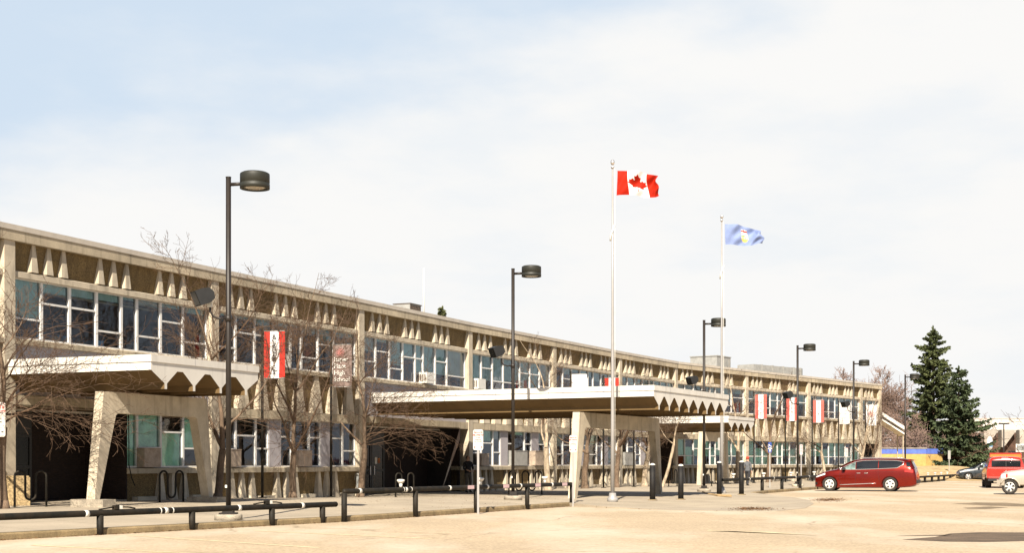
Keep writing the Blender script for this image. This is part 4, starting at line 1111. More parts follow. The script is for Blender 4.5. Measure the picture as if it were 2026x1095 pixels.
sign("parking_sign", 1425, 66.4, .14, 2.75, .24, .60, "grey back of a sign beside the second flagpole", "sign", 'none', plate_m=galv)

# ------------------------------------------------------------------ bicycle racks
def bike_rack(X, D, waves, label, deg, w=.46, h=1.0, z=None, first_down=False):
    z = zg(X, D) if z is None else z
    r = root("bicycle_rack", label, "bike rack", (X, D, z), deg, "black wave bicycle racks")
    pts_ = [(0, 0, -.05), (0, 0, h - w / 2)]; x = 0
    for k in range(waves):
        top = k % 2 == 0
        zc = h - w / 2 if top else .18 + w / 2
        for j in range(1, 10):
            a = math.pi * (1 - j / 9); pts_.append((x + w / 2 + w / 2 * math.cos(a), 0, zc + (w / 2 * math.sin(a)) * (1 if top else -1)))
        x += w
        zn = (.18 + w / 2) if top else h - w / 2
        pts_.append((x, 0, zn))
    if waves % 2 == 1: pts_[-1] = (x, 0, -.05)
    m = MB(); m.tube(pts_, .032, 8); m.build("tube", black_steel, r)
    m = MB()
    for q in (0, x if waves % 2 == 1 else 0): m.lathe([(.08, 0.0), (.08, .015), (.03, .02)], Rot((q, 0, 0)), 10)
    m.build("foot_plate", black_steel, r)
    return r
bike_rack(BX(316, 43.2), 43.2, 3, "black wave bike rack under the near canopy frame", 62, .36, 1.02, z=.28)
bike_rack(BX(29, 38.6), 38.6, 3, "black wave bike rack beside the pebbled block at the left edge", 25, .28, .98, z=.34)
bike_rack(BX(783, 56.5), 56.5, 3, "thin black bike rack in front of the dark central entrance", 40, .30, .98)
bike_rack(BX(1007, 61.5), 61.5, 5, "long black wave bike rack behind the second lamp post", 35, .36, 1.05)
bike_rack(BX(1323, 83.0), 83.0, 3, "black wave bike rack between the first two bollards", 60, .42, 1.0)
bike_rack(BX(1408, 84.0), 84.0, 3, "black wave bike rack behind the second flagpole", 40, .30, 1.0)

# pebbled concrete block at the left edge
r = root("concrete_planter", "pebbled tan concrete block at the left edge", "planter", (BX(34, 40.2), 40.2, .32), 24)
b = MB(); b.box(-.33, .33, -.3, .3, -.1, .82); b.build("block", plinth_stone, r); b = MB(); b.box(-.30, .30, -.27, .27, .821, .86); b.build("rim", plinth_stone, r)
# curved plank left on the pavement
m = MB(); P0 = [(1391, 979), (1402, 983), (1420, 985.5), (1448, 986.5)]
vs = []
for u, y in P0:
    x, yy = gp(u, y, .05); vs += [Vector((x, yy - .0, .10)), Vector((x + .02, yy + .5, .14)), Vector((x, yy, .16)), Vector((x + .02, yy + .5, .19))]
m.add(vs, [(4 * i + a, 4 * i + b, 4 * i + 4 + b, 4 * i + 4 + a) for i in range(3) for a, b in ((0, 1), (1, 3), (3, 2), (2, 0))] + [(0, 2, 3, 1), (12, 13, 15, 14)])
tag(m.build("wooden_plank", wood_pale), "long pale warped plank lying on the pavement by the bollards", "plank")

# ------------------------------------------------------------------ trees
def bare_tree(X, D, height, seed, label, fork=1.7, tr=.12, lean=(0, 0), limbs=6, spread=1.0, dens=1.0, z=None, low=False, tw=twig, rmin=.0046, group="young bare trees along the school front", bm=bark):
    rd = random.Random(seed); z = zg(X, D) if z is None else z
    r = root("bare_tree", label, "tree", (X, D, z), 0, group)
    tm, cm = MB(), MB()
    def seg(mb, p, d, L, r0, r1, n, k, wob, lift):
        pts_ = [p.copy()]; d = d.normalized()
        for i in range(k):
            d = (d + Vector((rd.gauss(0, wob), rd.gauss(0, wob), rd.gauss(0, wob) + lift * (i + 1) / k))).normalized()
            pts_.append(pts_[-1] + d * (L / k))
        mb.tube(pts_, [r1 + (r0 - r1) * (1 - i / k) ** 1.35 for i in range(k + 1)], n, 0, False)
        return pts_
    def dirv(base, ang):
        base = base.normalized(); o = base.orthogonal().normalized(); o.rotate(Matrix.Rotation(rd.uniform(0, 6.283), 3, base)); return (base * math.cos(ang) + o * math.sin(ang)).normalized()
    def twigs(bp, bl, n, r0, lift, depth):
        for c in range(n):
            t = rd.uniform(.15, 1) * (len(bp) - 1.01); k = int(t); q = bp[k].lerp(bp[k + 1], t - k)
            cd = dirv(bp[k + 1] - bp[k], rd.uniform(.45, 1.05)); cl = bl * rd.uniform(.22, .55)
            cp_ = seg(cm, q, cd, cl, r0, rmin * .8, 3, 4, .16, lift)
            if depth: twigs(cp_, cl, depth, max(rmin, r0 * .7), lift, 0)
    tp = seg(tm, Vector((0, 0, -.1)), Vector((lean[0], lean[1], 1)), fork + .1, tr, tr * .82, 9, 6, .05, 0)
    tm.lathe([(tr * 1.55, -.1), (tr * 1.22, .06), (tr * 1.02, .22)], I0, 9)
    lead = None
    for i in range(limbs):
        a = 6.283 * i * .382 + rd.uniform(-.5, .5); inc = rd.uniform(.40, .95) * spread if i else .05
        d = Vector((math.cos(a) * math.sin(inc), math.sin(a) * math.sin(inc), math.cos(inc)))
        k0 = 0 if (i < 2 or fork < 1) else rd.randint(0, 5)
        start = lead[k0] if lead else tp[-1]
        L = ((height - start.z) * rd.uniform(.45, .75) / max(.6, math.cos(inc) + .25) if i else height - fork)
        lp = seg(tm if i < 4 else cm, start, d, L, tr * (rd.uniform(.34, .52) * (1 - k0 * .09) if i else .62), .006, 7, 12, .08, .13 if i else .02)
        if lead is None: lead = lp
        for b in range(int(19 * dens)):
            t = rd.uniform(.06, .97) ** .85; f_ = t * (len(lp) - 1.01); k = int(f_); p = lp[k].lerp(lp[k + 1], f_ - k)
            out = dirv(lp[k + 1] - lp[k], rd.uniform(.6, 1.35)); bl = (.8 + .24 * height * (1 - t)) * rd.uniform(.55, 1.15) * spread ** .5
            low_ = p.z < height * .5
            bp = seg(cm, p, out, bl, max(rmin * 1.4, .015 * (1 - t * .55)), rmin, 4, 7, .13, -.04 if low_ else .16)
            twigs(bp, bl, int(9 * dens), rmin * 1.1, -.05 if low_ else .12, 2)
    if low:
        for b in range(17):       # long lower boughs that arch out and sag at their tips
            a = rd.uniform(-1.3, .9); d = Vector((math.cos(a), math.sin(a) * .7, rd.uniform(.02, .75)))
            st = tp[-1] + Vector((0, 0, rd.uniform(.05, 1.7)))
            bp = seg(cm, st, d, rd.uniform(2.2, 4.2), rd.uniform(.014, .026), rmin, 4, 10, .12, -.055)
            for c in range(7):
                t = rd.uniform(.2, 1) * 9.99; k = int(t); q = bp[k].lerp(bp[k + 1], t - k)
                cp_ = seg(cm, q, dirv(bp[k + 1] - bp[k], rd.uniform(.35, 1.0)), rd.uniform(.6, 1.6), rmin * 1.3, rmin * .8, 3, 6, .15, -.05)
                twigs(cp_, 1.0, 4, rmin, -.04, 1)
    tm.build("trunk", bm, r); cm.build("crown", tw, r)
    return r
TL = "bare tree"
bare_tree(BX(6, 37.4), 37.4, 7.0, 101, "bare tree at the left edge with drooping twigs over the near canopy", 2.2, .15, low=True, dens=.75, limbs=6)
bare_tree(BX(431, 46.2), 46.2, 8.9, 102, "dark bare tree right of the near canopy frame, behind the tallest lamp", 1.7, .14, limbs=7, dens=.95)
bare_tree(BX(579, 52.4), 52.4, 8.6, 103, "forked bare tree between two banner poles, left of the dark entrance", 1.7, .14, limbs=8, dens=1.0)
bare_tree(BX(713, 56.8), 56.8, 8.3, 104, "bare tree at the left side of the dark central entrance", 2.0, .15, low=True, limbs=6, dens=.8)
bare_tree(BX(1084, 71.5), 71.5, 8.6, 105, "pale bare tree left of the large canopy's leg", 2.2, .17, bm=bark_pale, limbs=5, dens=.75)
bare_tree(BX(1157, 76.6), 76.6, 6.2, 106, "short bare tree seen through the frame, nearest its left leg", 2.0, .19, limbs=5, dens=.75)
bare_tree(BX(1219, 80.0), 80.0, 7.2, 107, "forked bare tree seen through the frame behind the taller flagpole", 1.9, .18, limbs=6)
bare_tree(BX(1275, 83.0), 83.0, 6.4, 108, "pale bare tree seen through the frame, nearest its right leg", 1.9, .18, limbs=5, bm=bark_pale)
bare_tree(BX(1309, 80.0), 80.0, 5.2, 109, "slanting pale bare sapling right of the large frame's leg", 2.6, .10, lean=(.35, 0), limbs=5, spread=1.2, bm=bark_pale)
bare_tree(BX(1459, 96.0), 96.0, 9.0, 110, "pale bare tree at the front of the third canopy", 2.3, .18, bm=bark_pale, limbs=5, dens=.75)
bare_tree(BX(1521, 101.0), 101.0, 8.5, 111, "dark forked bare tree behind the blue parking sign", 2.0, .19, limbs=5, dens=.75)
bare_tree(BX(1634, 108.0), 108.0, 6.8, 112, "pale slim bare tree behind the van's bonnet", 2.2, .13, limbs=5, bm=bark_pale)
bare_tree(BX(1697, 113.2), 113.2, 8.6, 113, "bare tree standing right of the fifth lamp post", 2.0, .17, limbs=5, bm=bark_pale, dens=.75)
bare_tree(BX(1727, 115.6), 115.6, 7.2, 114, "bare tree at the building's far end by the rose banner", 2.0, .16, limbs=5, dens=.75)
GB = "large bare trees beyond the school"
bare_tree(BX(1725, 160), 160, 11.6, 120, "large bare tree rising behind the building's far corner", 2.5, .3, tw=twig_grey, rmin=.020, limbs=13, spread=1.75, dens=1.5, z=.8, group=GB)
bare_tree(BX(1668, 162), 162, 11.4, 121, "large bare tree behind the far roof, left one of the pair", 2.5, .3, tw=twig_grey, rmin=.020, limbs=12, spread=1.6, dens=1.4, z=.8, group=GB)
bare_tree(BX(1772, 153), 153, 7.4, 122, "wide bare bush behind the farthest lamp post", .4, .15, tw=twig_grey, rmin=.020, limbs=13, spread=2.1, dens=1.2, z=.8, group=GB)
bare_tree(BX(1800, 147.4), 147.4, 6.0, 123, "reddish bare bush in front of the taller spruce", .4, .14, tw=twig_grey, rmin=.020, limbs=13, spread=2.0, dens=1.2, z=.8, group=GB)
bare_tree(BX(1921, 175), 175, 8.0, 124, "reddish bare tree right of the spruces", 1.2, .3, tw=twig_grey, rmin=.020, limbs=8, spread=1.2, dens=.6, z=.8, group=GB)
bare_tree(BX(2062, 118), 118, 7.4, 125, "bare tree reaching in from the right edge", 2.2, .25, tw=twig, rmin=.013, limbs=6, spread=2.0, dens=.45, z=0, group=GB)
bare_tree(BX(1982, 135), 135, 2.7, 126, "low twiggy bush behind the orange trailer", .3, .06, tw=twig_grey, rmin=.010, limbs=7, spread=.8, dens=.5, z=0, group=GB)

def spruce(X, D, z, height, rad, seed, label, m, zmin=.02):
    rd = random.Random(seed); r = root("spruce_tree", label, "tree", (X, D, z), 0, "dark spruces beyond the lot")
    t = MB(); t.tube([(0, 0, -.3), (0, 0, height * .5), (0, 0, height * .98)], [.34, .2, .02], 9); t.build("trunk", bark, r)
    c = MB()
    def clump(p, d, s):
        for k in range(3):
            u = (d + Vector((rd.gauss(0, .45), rd.gauss(0, .45), rd.gauss(0, .35)))).normalized(); w = u.orthogonal().normalized(); w.rotate(Matrix.Rotation(rd.uniform(0, 6.28), 3, u))
            L = s * rd.uniform(.8, 1.4); wd = s * rd.uniform(.28, .5)
            c.add([p - w * wd, p + u * L * .6 - w * wd * .7, p + u * L, p + u * L * .6 + w * wd * .7, p + w * wd], [(0, 1, 2, 3, 4)])
    zc = height * zmin + .3
    while zc < height - .2:
        f = 1 - zc / height
        nb = int(6 + 7 * f); off = rd.uniform(0, 6.28)
        for k in range(nb):
            a = off + 6.283 * k / nb + rd.uniform(-.25, .25)
            L = rad * (f ** .76) * rd.uniform(.50, 1.10) * (.88 + .20 * math.sin(a * 2 + seed + zc * .55)) * (1 if rd.random() > .12 else 1.28) + .20
            z0 = zc + rd.uniform(-.25, .25); K = max(4, int(L / .25)); d = Vector((math.cos(a), math.sin(a), 0))
            sag = rd.uniform(.7, 1.3)
            prev = Vector((0, 0, z0))
            for j in range(1, K + 1):
                q = j / K; hz = z0 + L * (.30 * (1 - f) * q - .50 * f * sag * q + .34 * f * q ** 2.6)
                p = d * (L * q) + Vector((0, 0, hz)); dd = (p - prev).normalized(); prev = p
                s = (.34 * (1.1 - .55 * q) + .06) * (1 if L > .8 else .7)
                if q > .22 or f < .2:
                    side = Vector((-d.y, d.x, 0))
                    for sg in (-1, 1):
                        wv = (side * sg * (.9 - .3 * q) + dd * .55 + Vector((0, 0, -.38))).normalized()
                        clump(p, wv, s * rd.uniform(.8, 1.25))
                        if L > 1.4 and q < .88: clump(p + wv * s * .8, (wv + Vector((0, 0, -.45))).normalized(), s)
                    clump(p, (dd + Vector((0, 0, .2))).normalized(), s * .9)
        zc += .46 + .36 * f
    for k in range(10): clump(Vector((0, 0, height - .1 * k)), Vector((rd.gauss(0, .3), rd.gauss(0, .3), 1)), .25)
    c.build("crown", m, r); return r
spruce(BX(1846, 151), 151, 1.2, 15.1, 5.1, 7, "taller green spruce, left of the pair", spruce_leaf)
spruce(BX(1897, 143), 143, .8, 10.6, 4.4, 8, "shorter bluish spruce, right and in front of the pair", spruce_blue)
spruce(BX(875, 118), 118, .1, 14.55, 2.0, 9, "distant spruce whose tip peeks over the school roof", shrub_leaf, .55)

# ------------------------------------------------------------------ grass berm and background buildings
bm_ = MB(); nx, ny = 26, 14; vs = []
for j in range(ny + 1):
    for i in range(nx + 1):
        a, b = i / nx, j / ny; x = 26 + 22 * a + 8 * b; y = 116 + 60 * b + 6 * a
        h = 1.25 * smooth01(b * 4.2) * smooth01((1 - a) * 3.2) * smooth01((a + .02) * 9)
        vs.append((x, y, .012 + h + random.Random(i * 31 + j).uniform(-.03, .03) * (1 if 0 < j else 0)))
bm_.add(vs, [(j * (nx + 1) + i, j * (nx + 1) + i + 1, (j + 1) * (nx + 1) + i + 1, (j + 1) * (nx + 1) + i) for j in range(ny) for i in range(nx)], 0, True)
tag(bm_.build("grass_berm", dry_grass), "low mound of dry tan grass under the spruces", "berm", kind="structure")

D = 141; r = root("brick_shed", "low yellow brick building with a blue band below its roof", "building", (BX(1745, D), D, 1.0))
fr = F((0, 0), 86)
W = (1834 - 1745) / 2750 * D + 4
b = MB(); b.box(-5, W - 4, -5, 0, -1.2, 1.48, fr); b.build("wall", yellow_brick, r)
b = MB(); b.box(-5.02, W - 3.98, -5.02, .03, 1.482, 2.0, fr); b.build("band", blue_band, r)
b = MB(); b.box(-5.1, W - 3.9, -5.1, .10, 2.002, 2.10, fr); b.build("roof", roof_gravel, r)
fr2b = F(fr(W - 4, 0, 0).xy, 60)
b = MB(); b.box(0.02, 2.4, -5, -.02, -1.2, 1.475, fr2b); b.build("wall", yellow_brick, r); b = MB(); b.box(.02, 2.42, -5, .01, 1.477, 2.0, fr2b); b.build("band", blue_band, r)
b = MB(); b.box(2.45, 6.2, -5, -.3, -1.2, 1.9, fr2b); b.build("shaded_wall", far_brick, r)  # dark brick colour stands in for shade at the building's end
# sloping concrete stair roof at the far corner
D = 130; r = root("covered_stair", "sloping concrete stair roof against the school's far end", "stair", (BX(1746, D), D, .5))
b = MB(); A_, B_ = (0, 5.8), (2.2, 4.4)
for z0, w in ((0, .32), (-.62, .16)):
    b.prism([Vector((A_[0], 0, A_[1] + z0)), Vector((B_[0], 0, B_[1] + z0)), Vector((B_[0], 0, B_[1] + z0 - w)), Vector((A_[0], 0, A_[1] + z0 - w))],
            [Vector((A_[0], 2.5, A_[1] + z0)), Vector((B_[0], 2.5, B_[1] + z0)), Vector((B_[0], 2.5, B_[1] + z0 - w)), Vector((A_[0], 2.5, A_[1] + z0 - w))])
b.build("roof", white_paint, r)
for y in (.2, 2.1): b = MB(); b.box(1.95, 2.03, y, y + .08, -.4, 3.75); b.build("post", concrete, r)

# far wing with sawtooth roofs
D = 215; r = root("sawtooth_hall", "far dark brick hall with pale sawtooth roofs and a white block", "building", (BX(1930, D), D, 0))
b = MB(); b.box(1.0, 30, .8, 9, -.1, 6.3); b.build("wall", far_brick, r)
for k in range(9):
    x = 1.0 + 2.75 * k; t = MB(); prof = [(x, 6.7), (x + 2.35, 6.7), (x + .35, 4.0), (x, 4.0)]
    t.prism([Vector((p, -.9, q)) for p, q in prof], [Vector((p, .79, q)) for p, q in prof]); t.build("roof_fold", far_grey, r)
b = MB()
for k in range(8): b.box(2.2 + 3.2 * k, 3.4 + 3.2 * k, .7, .795, .3, 3.4)
b.build("window", car_glass, r)
b = MB(); b.box(3.0, 40, 14, 40, 0, 8.8); b.build("gym_block", white_paint, r); b = MB(); b.box(2.9, 40.1, 13.9, 40.1, 8.801, 8.95); b.build("roof", roof_cap, r)
# far pole lamp and signs near the right edge
D = 180; r = root("twin_street_lamp", "thin distant twin-headed lamp post before the sawtooth hall", "street lamp", (BX(1986, D), D, 0))
b = MB(); b.tube([(0, 0, 0), (0, 0, 6.6)], [.12, .08], 8); b.build("pole", lamp_brown, r); b = MB(); b.box(-.62, -.08, -.2, .2, 6.55, 6.75); b.box(.08, .62, -.2, .2, 6.55, 6.75); b.box(-.08, .08, -.06, .06, 6.58, 6.7); b.build("lamp_head", lamp_brown, r)
D = 150; r = root("blue_sign", "blue and white sign on a post beside the spruce", "sign", (BX(1958.5, D), D, 0))
b = MB(); b.tube([(0, .05, 0), (0, .05, 4)], .05, 6); b.build("post", galv, r); b = MB(); b.lathe([(.02, -.03), (.34, -.03), (.34, .02), (.02, .02)], lambda x, y, z: Vector((x, z, y * 2.2 + 3.7)), 18); pl = b.build("plate", white_paint, r)
b = MB(); b.add([(-.28, -.04, 3.3), (.28, -.04, 3.3), (.28, -.04, 3.95), (.05, -.04, 3.75), (-.28, -.04, 3.7)], [(0, 1, 2, 3, 4)]); b.add([(-.05, -.045, 3.4), (.12, -.045, 3.4), (.02, -.045, 3.85)], [(0, 1, 2)], 1); b.build("symbol", [sign_sky, white_paint], pl)
D = 120; r = root("framed_sign", "white framed grey panel sign on a pale post at the right edge", "sign", (BX(2020, D), D, 0))
b = MB(); b.box(-.05, .05, 0, .08, 0, 2.3); b.build("post", white_paint, r); b = MB(); b.box(-.46, .46, -.06, 0, 2.5, 3.2); b.box(-.05, .05, 0, .08, 2.301, 2.6); pl = b.build("frame", white_paint, r)
b = MB(); b.box(-.37, .37, -.075, -.061, 2.62, 3.08); pp = b.build("panel", utility_grey, pl)
D = 128; r = root("small_sign", "small pale sign on a thin post on the grass berm", "sign", (BX(1878, D), D, .9))
b = MB(); b.box(-.035, .035, 0, .04, -.3, 1.75); b.build("post", galv, r); b = MB(); b.box(-.12, .12, -.03, -.005, 1.0, 1.8); b.build("plate", galv, r)

# ------------------------------------------------------------------ vehicles
def resample(keys, n):
    xs = [k[0] for k in keys]; out = []
    for a, b in zip(keys[:-1], keys[1:]):
        k = max(1, int(round((b[0] - a[0]) / n)))
        for i in range(k): out.append([a[j] + (b[j] - a[j]) * i / k for j in range(len(a))])
    out.append(list(keys[-1])); return out
class Car:
    """body lofted along its length from keyed sections; x runs from the nose to the tail, y to the left, z up"""
    def __init__(s, keys, wheels, wr, ww=.22):
        s.keys = keys; s.wheels = wheels; s.wr = wr; s.ww = ww; s.L = keys[-1][0]
        s.K = np.array(keys)
    def at(s, x): return [float(np.interp(x, s.K[:, 0], s.K[:, j])) for j in range(1, s.K.shape[1])]   # zbot, belt, top, w, wt
    def section(s, x):
        zb, be, to, w, wt = s.at(x); h = max(to - be, .0)
        return [(0, zb), (w * .86, zb), (w * .965, zb + .07 * min(1, (be - zb))), (w * 1.0, zb + (be - zb) * .35), (w * .995, zb + (be - zb) * .72), (w * .955, be - .01),
                (w * .955 + (wt - w * .955) * .5, be + h * .48), (wt, to - .11 * min(1, h / .3) - .004), (wt * .86, to - .025 * min(1, h / .3)), (wt * .5, to), (0, to + .012)]
    def body(s, m, parent, arch=True, name="body"):
        st = resample(s.keys, .11); mb = MB(); n = 0; vs = []
        for k in st:
            sec = s.section(k[0]); ring = [(k[0], y, z) for y, z in sec] + [(k[0], -y, z) for y, z in reversed(sec[1:-1])]; n = len(ring); vs += ring
        N = len(st); mb.add(vs, [(i * n + k, (i + 1) * n + k, (i + 1) * n + (k + 1) % n, i * n + (k + 1) % n) for i in range(N - 1) for k in range(n)] + [tuple(range(n)), tuple(range((N - 1) * n + n - 1, (N - 1) * n - 1, -1))])
        o = mb.build(name, m)
        if arch:
            cut = MB()
            for wx in s.wheels:
                w = s.at(wx)[3]
                for sg in (1, -1): cut.lathe([(s.wr * 1.17, sg * (w - .30)), (s.wr * 1.17, sg * (w + .3))], Rot((wx, 0, s.wr)), 28, 0, 'y')
            c = cut.build("cutter", m); bmm = bmesh.new(); bmm.from_mesh(c.data); bmesh.ops.recalc_face_normals(bmm, faces=bmm.faces); bmm.to_mesh(c.data); bmm.free()
            bmm = bmesh.new(); bmm.from_mesh(o.data); bmesh.ops.recalc_face_normals(bmm, faces=bmm.faces); bmm.to_mesh(o.data); bmm.free()
            md = o.modifiers.new("arches", 'BOOLEAN'); md.operation = 'DIFFERENCE'; md.object = c; md.solver = 'EXACT'
            bpy.context.view_layer.update()
            o2 = evaluated(o, name, [m], parent); bpy.data.objects.remove(c); o = o2
            o.data.polygons.foreach_set("use_smooth", [True] * len(o.data.polygons)); o.data.set_sharp_from_angle(angle=R(38))
        else: o.parent = parent
        return o
    def side_y(s, x, z):
        sec = s.section(x); pts_ = sec[4:9]
        for (y0, z0), (y1, z1) in zip(pts_[:-1], pts_[1:]):
            if z0 <= z <= z1 + 1e-6: return y0 + (y1 - y0) * ((z - z0) / max(z1 - z0, 1e-5))
        sec = s.section(x)
        if z < sec[4][1]:
            for (y0, z0), (y1, z1) in zip(sec[1:5], sec[2:6]):
                if z0 <= z <= z1 + 1e-6: return y0 + (y1 - y0) * ((z - z0) / max(z1 - z0, 1e-5))
        return sec[7][0]
    def side_patch(s, bot, top, m, name, parent, sg=1, lift=.008, n=16, rows=4):
        """bot/top: polylines (x, z) sharing their x span"""
        b_, t_ = np.array(bot), np.array(top); xs = np.linspace(b_[0, 0], b_[-1, 0], n + 1); mb = MB(); vs = []
        for x in xs:
            z0, z1 = np.interp(x, b_[:, 0], b_[:, 1]), np.interp(x, t_[:, 0], t_[:, 1])
            for k in range(rows + 1): z = z0 + (z1 - z0) * k / rows; vs.append((x, sg * (s.side_y(x, z) + lift), z))
        r = rows + 1; mb.add(vs, [(i * r + k, (i + 1) * r + k, (i + 1) * r + k + 1, i * r + k + 1) for i in range(n) for k in range(rows)], 0, True)
        return mb.build(name, m, parent)
    def side_line(s, line, rad, m, name, parent, sg=1, lift=.008, n=6):
        mb = MB(); P = []
        for (x0, z0), (x1, z1) in zip(line[:-1], line[1:]):
            for k in range(8): x, z = x0 + (x1 - x0) * k / 8, z0 + (z1 - z0) * k / 8; P.append((x, sg * (s.side_y(x, z) + lift), z))
        x, z = line[-1]; P.append((x, sg * (s.side_y(x, z) + lift), z)); mb.tube(P, rad, n); return mb.build(name, m, parent)
    def top_patch(s, x0, x1, f, m, name, parent, n=10, lift=.01):
        mb = MB(); vs = []
        for i in range(n + 1):
            x = x0 + (x1 - x0) * i / n; zb, be, to, w, wt = s.at(x); d = (s.at(min(x + .02, s.L))[2] - s.at(max(x - .02, 0))[2]) / .04; nn = Vector((-d, 0, 1)).normalized() * lift
            for k in range(-4, 5): y = wt * f * k / 4; vs.append(Vector((x, y, to + .012 - .02 * (k / 4) ** 2)) + nn)
        mb.add(vs, [(i * 9 + k, (i + 1) * 9 + k, (i + 1) * 9 + k + 1, i * 9 + k + 1) for i in range(n) for k in range(8)], 0, True); return mb.build(name, m, parent)
    def tail_patch(s, y0, y1, z0, z1, m, name, parent, lift=.012, dx=0, xs=None):
        x = (s.L if xs is None else xs) + lift + dx; mb = MB(); mb.box(x - .02, x, y0, y1, z0, z1); return mb.build(name, m, parent)
    def wheel(s, wx, sg, parent, holes=5, spokes=False, rimf=.66):
        w = s.at(wx)[3]; r = s.wr; yo = sg * (w - .02); yi = sg * (w - s.ww); h = part_root("wheel", parent)
        fr = Rot((wx, 0, r)); t = MB(); d = (yo - yi)
        t.lathe([(r * rimf, yi), (r * .93, yi), (r, yi + d * .14), (r, yi + d * .86), (r * .94, yo), (r * (rimf + .02), yo), (r * rimf, yo - d * .1)], fr, 30, 0, 'y')
        t.build("tyre", rubber, h)
        q = MB(); q.lathe([(r * rimf, yo - d * .14), (r * rimf * .98, yo - d * .03), (r * .52 * rimf / .66, yo - d * .02), (r * .1, yo + d * .02), (.005, yo + d * .02)], fr, 30, 0, 'y', True); q.build("rim", alloy, h)
        k = MB()
        for i in range(holes):
            a = 2 * math.pi * i / holes + .3; c = Vector((wx + r * rimf * .62 * math.cos(a), yo + d * .012, r + r * rimf * .62 * math.sin(a)))
            if spokes:
                e = Vector((math.cos(a), 0, math.sin(a))); f_ = Vector((-math.sin(a), 0, math.cos(a)))
                k.add([c - e * r * .17 - f_ * r * .05, c + e * r * .16 - f_ * r * .17, c + e * r * .19, c + e * r * .16 + f_ * r * .17, c - e * r * .17 + f_ * r * .05], [(0, 1, 2, 3, 4)])
            else: k.disc(c, r * .135, (1, 0, 0), (0, 0, 1), 14)
        k.build("rim_opening", plastic_black, h)
    def mirror(s, x, z, sg, m, parent, size=.12):
        y = sg * (s.side_y(x, z)); mb = MB(); pts_ = [(-.06, 0), (.10, .0), (.12, .10), (.03, .17), (-.07, .12)]
        mb.prism([Vector((x + a, y + sg * .05, z + b)) for a, b in pts_], [Vector((x + a * .9, y + sg * .24, z + b)) for a, b in pts_]); mb.build("mirror", m, parent)

def place_car(r, X, Y, heading_deg, L):
    """heading: direction of the nose, degrees anticlockwise from +X; the root sits at the middle of the car"""
    # local x runs nose to tail, so the tail points away from the heading
    r.location = (X, Y, 0.006); r.rotation_euler = (0, 0, R(heading_deg + 180))
    for ch in r.children: ch.location.x -= L / 2

# --- red minivan
van = Car([(0, .34, .56, .60, .52, .44), (.05, .24, .74, .79, .76, .66), (.2, .20, .86, .92, .87, .76), (.5, .19, .99, 1.05, .95, .84), (.85, .19, 1.06, 1.15, .985, .86), (1.22, .18, 1.10, 1.22, 1.0, .84),
           (1.5, .18, 1.12, 1.40, 1.0, .80), (1.85, .18, 1.13, 1.60, 1.0, .76), (2.2, .18, 1.14, 1.72, 1.0, .75), (2.6, .18, 1.16, 1.775, 1.0, .75), (3.4, .18, 1.19, 1.80, 1.0, .75), (4.3, .18, 1.24, 1.79, 1.0, .745), (4.85, .22, 1.26, 1.765, .985, .73),
           (5.12, .24, 1.27, 1.71, .97, .71), (5.24, .26, 1.25, 1.50, .955, .70), (5.36, .32, 1.10, 1.24, .93, .72), (5.42, .34, .92, 1.0, .91, .76), (5.46, .40, .70, .78, .86, .78)], (.85, 4.09), .385)
r = root("minivan", "metallic red minivan parked nose to the rail, seen from its left side", "van")
body = van.body(van_red, r)
for sg in (1, -1):
    van.side_patch([(1.52, 1.19), (2.25, 1.20)], [(1.52, 1.21), (1.9, 1.44), (2.25, 1.585)], car_glass_clear, "front_window", r, sg)
    van.side_patch([(2.29, 1.20), (3.45, 1.245)], [(2.29, 1.59), (2.7, 1.655), (3.45, 1.675)], car_glass, "sliding_door_window", r, sg)
    van.side_patch([(3.49, 1.25), (4.45, 1.29), (4.72, 1.46)], [(3.49, 1.675), (4.4, 1.66), (4.72, 1.60)], car_glass, "rear_side_window", r, sg)
    van.side_line([(1.36, 1.19), (2.3, 1.185), (3.5, 1.225), (4.45, 1.275), (4.76, 1.45), (4.80, 1.61), (4.4, 1.672), (3.5, 1.69), (2.6, 1.67), (2.2, 1.60), (1.85, 1.45), (1.36, 1.20)], .016, chrome, "window_trim", r, sg)
    van.side_line([(1.42, .345), (3.35, .44)], .020, chrome, "sill_trim", r, sg, .01)
    for x in (2.42, 2.82):
        h = van.side_line([(x - .1, .985), (x + .1, .99)], .018, chrome, "door_handle", r, sg, .02)
    for ln in ([(1.42, 1.14), (1.38, .8), (1.5, .30)], [(2.27, 1.17), (2.27, .9), (2.27, .28)], [(3.47, 1.2), (3.46, .95), (3.55, .5)], [(2.3, 1.06), (4.5, 1.06)]):
        van.side_line(ln, .005, plastic_black, "door_seam", r, sg, .002, 4)
    van.side_patch([(.10, .74), (.62, .90)], [(.10, .80), (.62, 1.0)], lamp_clear, "headlight", r, sg, .01, 8)
    van.side_patch([(.04, .36), (.18, .34)], [(.04, .46), (.18, .50)], plastic_black, "fog_lamp", r, sg, .012, 5)
    van.side_patch([(4.86, 1.06), (5.30, 1.02)], [(4.86, 1.16), (5.30, 1.18)], tail_red, "tail_light", r, sg, .012, 8)
    van.side_patch([(4.93, 1.34), (5.14, 1.30)], [(4.93, 1.60), (5.14, 1.55)], car_glass, "quarter_glass", r, sg, .01, 6)
    van.mirror(1.62, 1.16, sg, plastic_black, r)
    for wx in van.wheels: van.wheel(wx, sg, r)
    m = MB(); m.tube([(2.4, sg * .66, 1.80), (2.5, sg * .66, 1.835), (4.5, sg * .66, 1.83), (4.65, sg * .66, 1.79)], .018, 6); m.build("roof_rail", chrome, r)
van.top_patch(1.28, 2.15, .93, car_glass, "windscreen", r)
van.top_patch(5.15, 5.35, .9, car_glass, "rear_window", r)
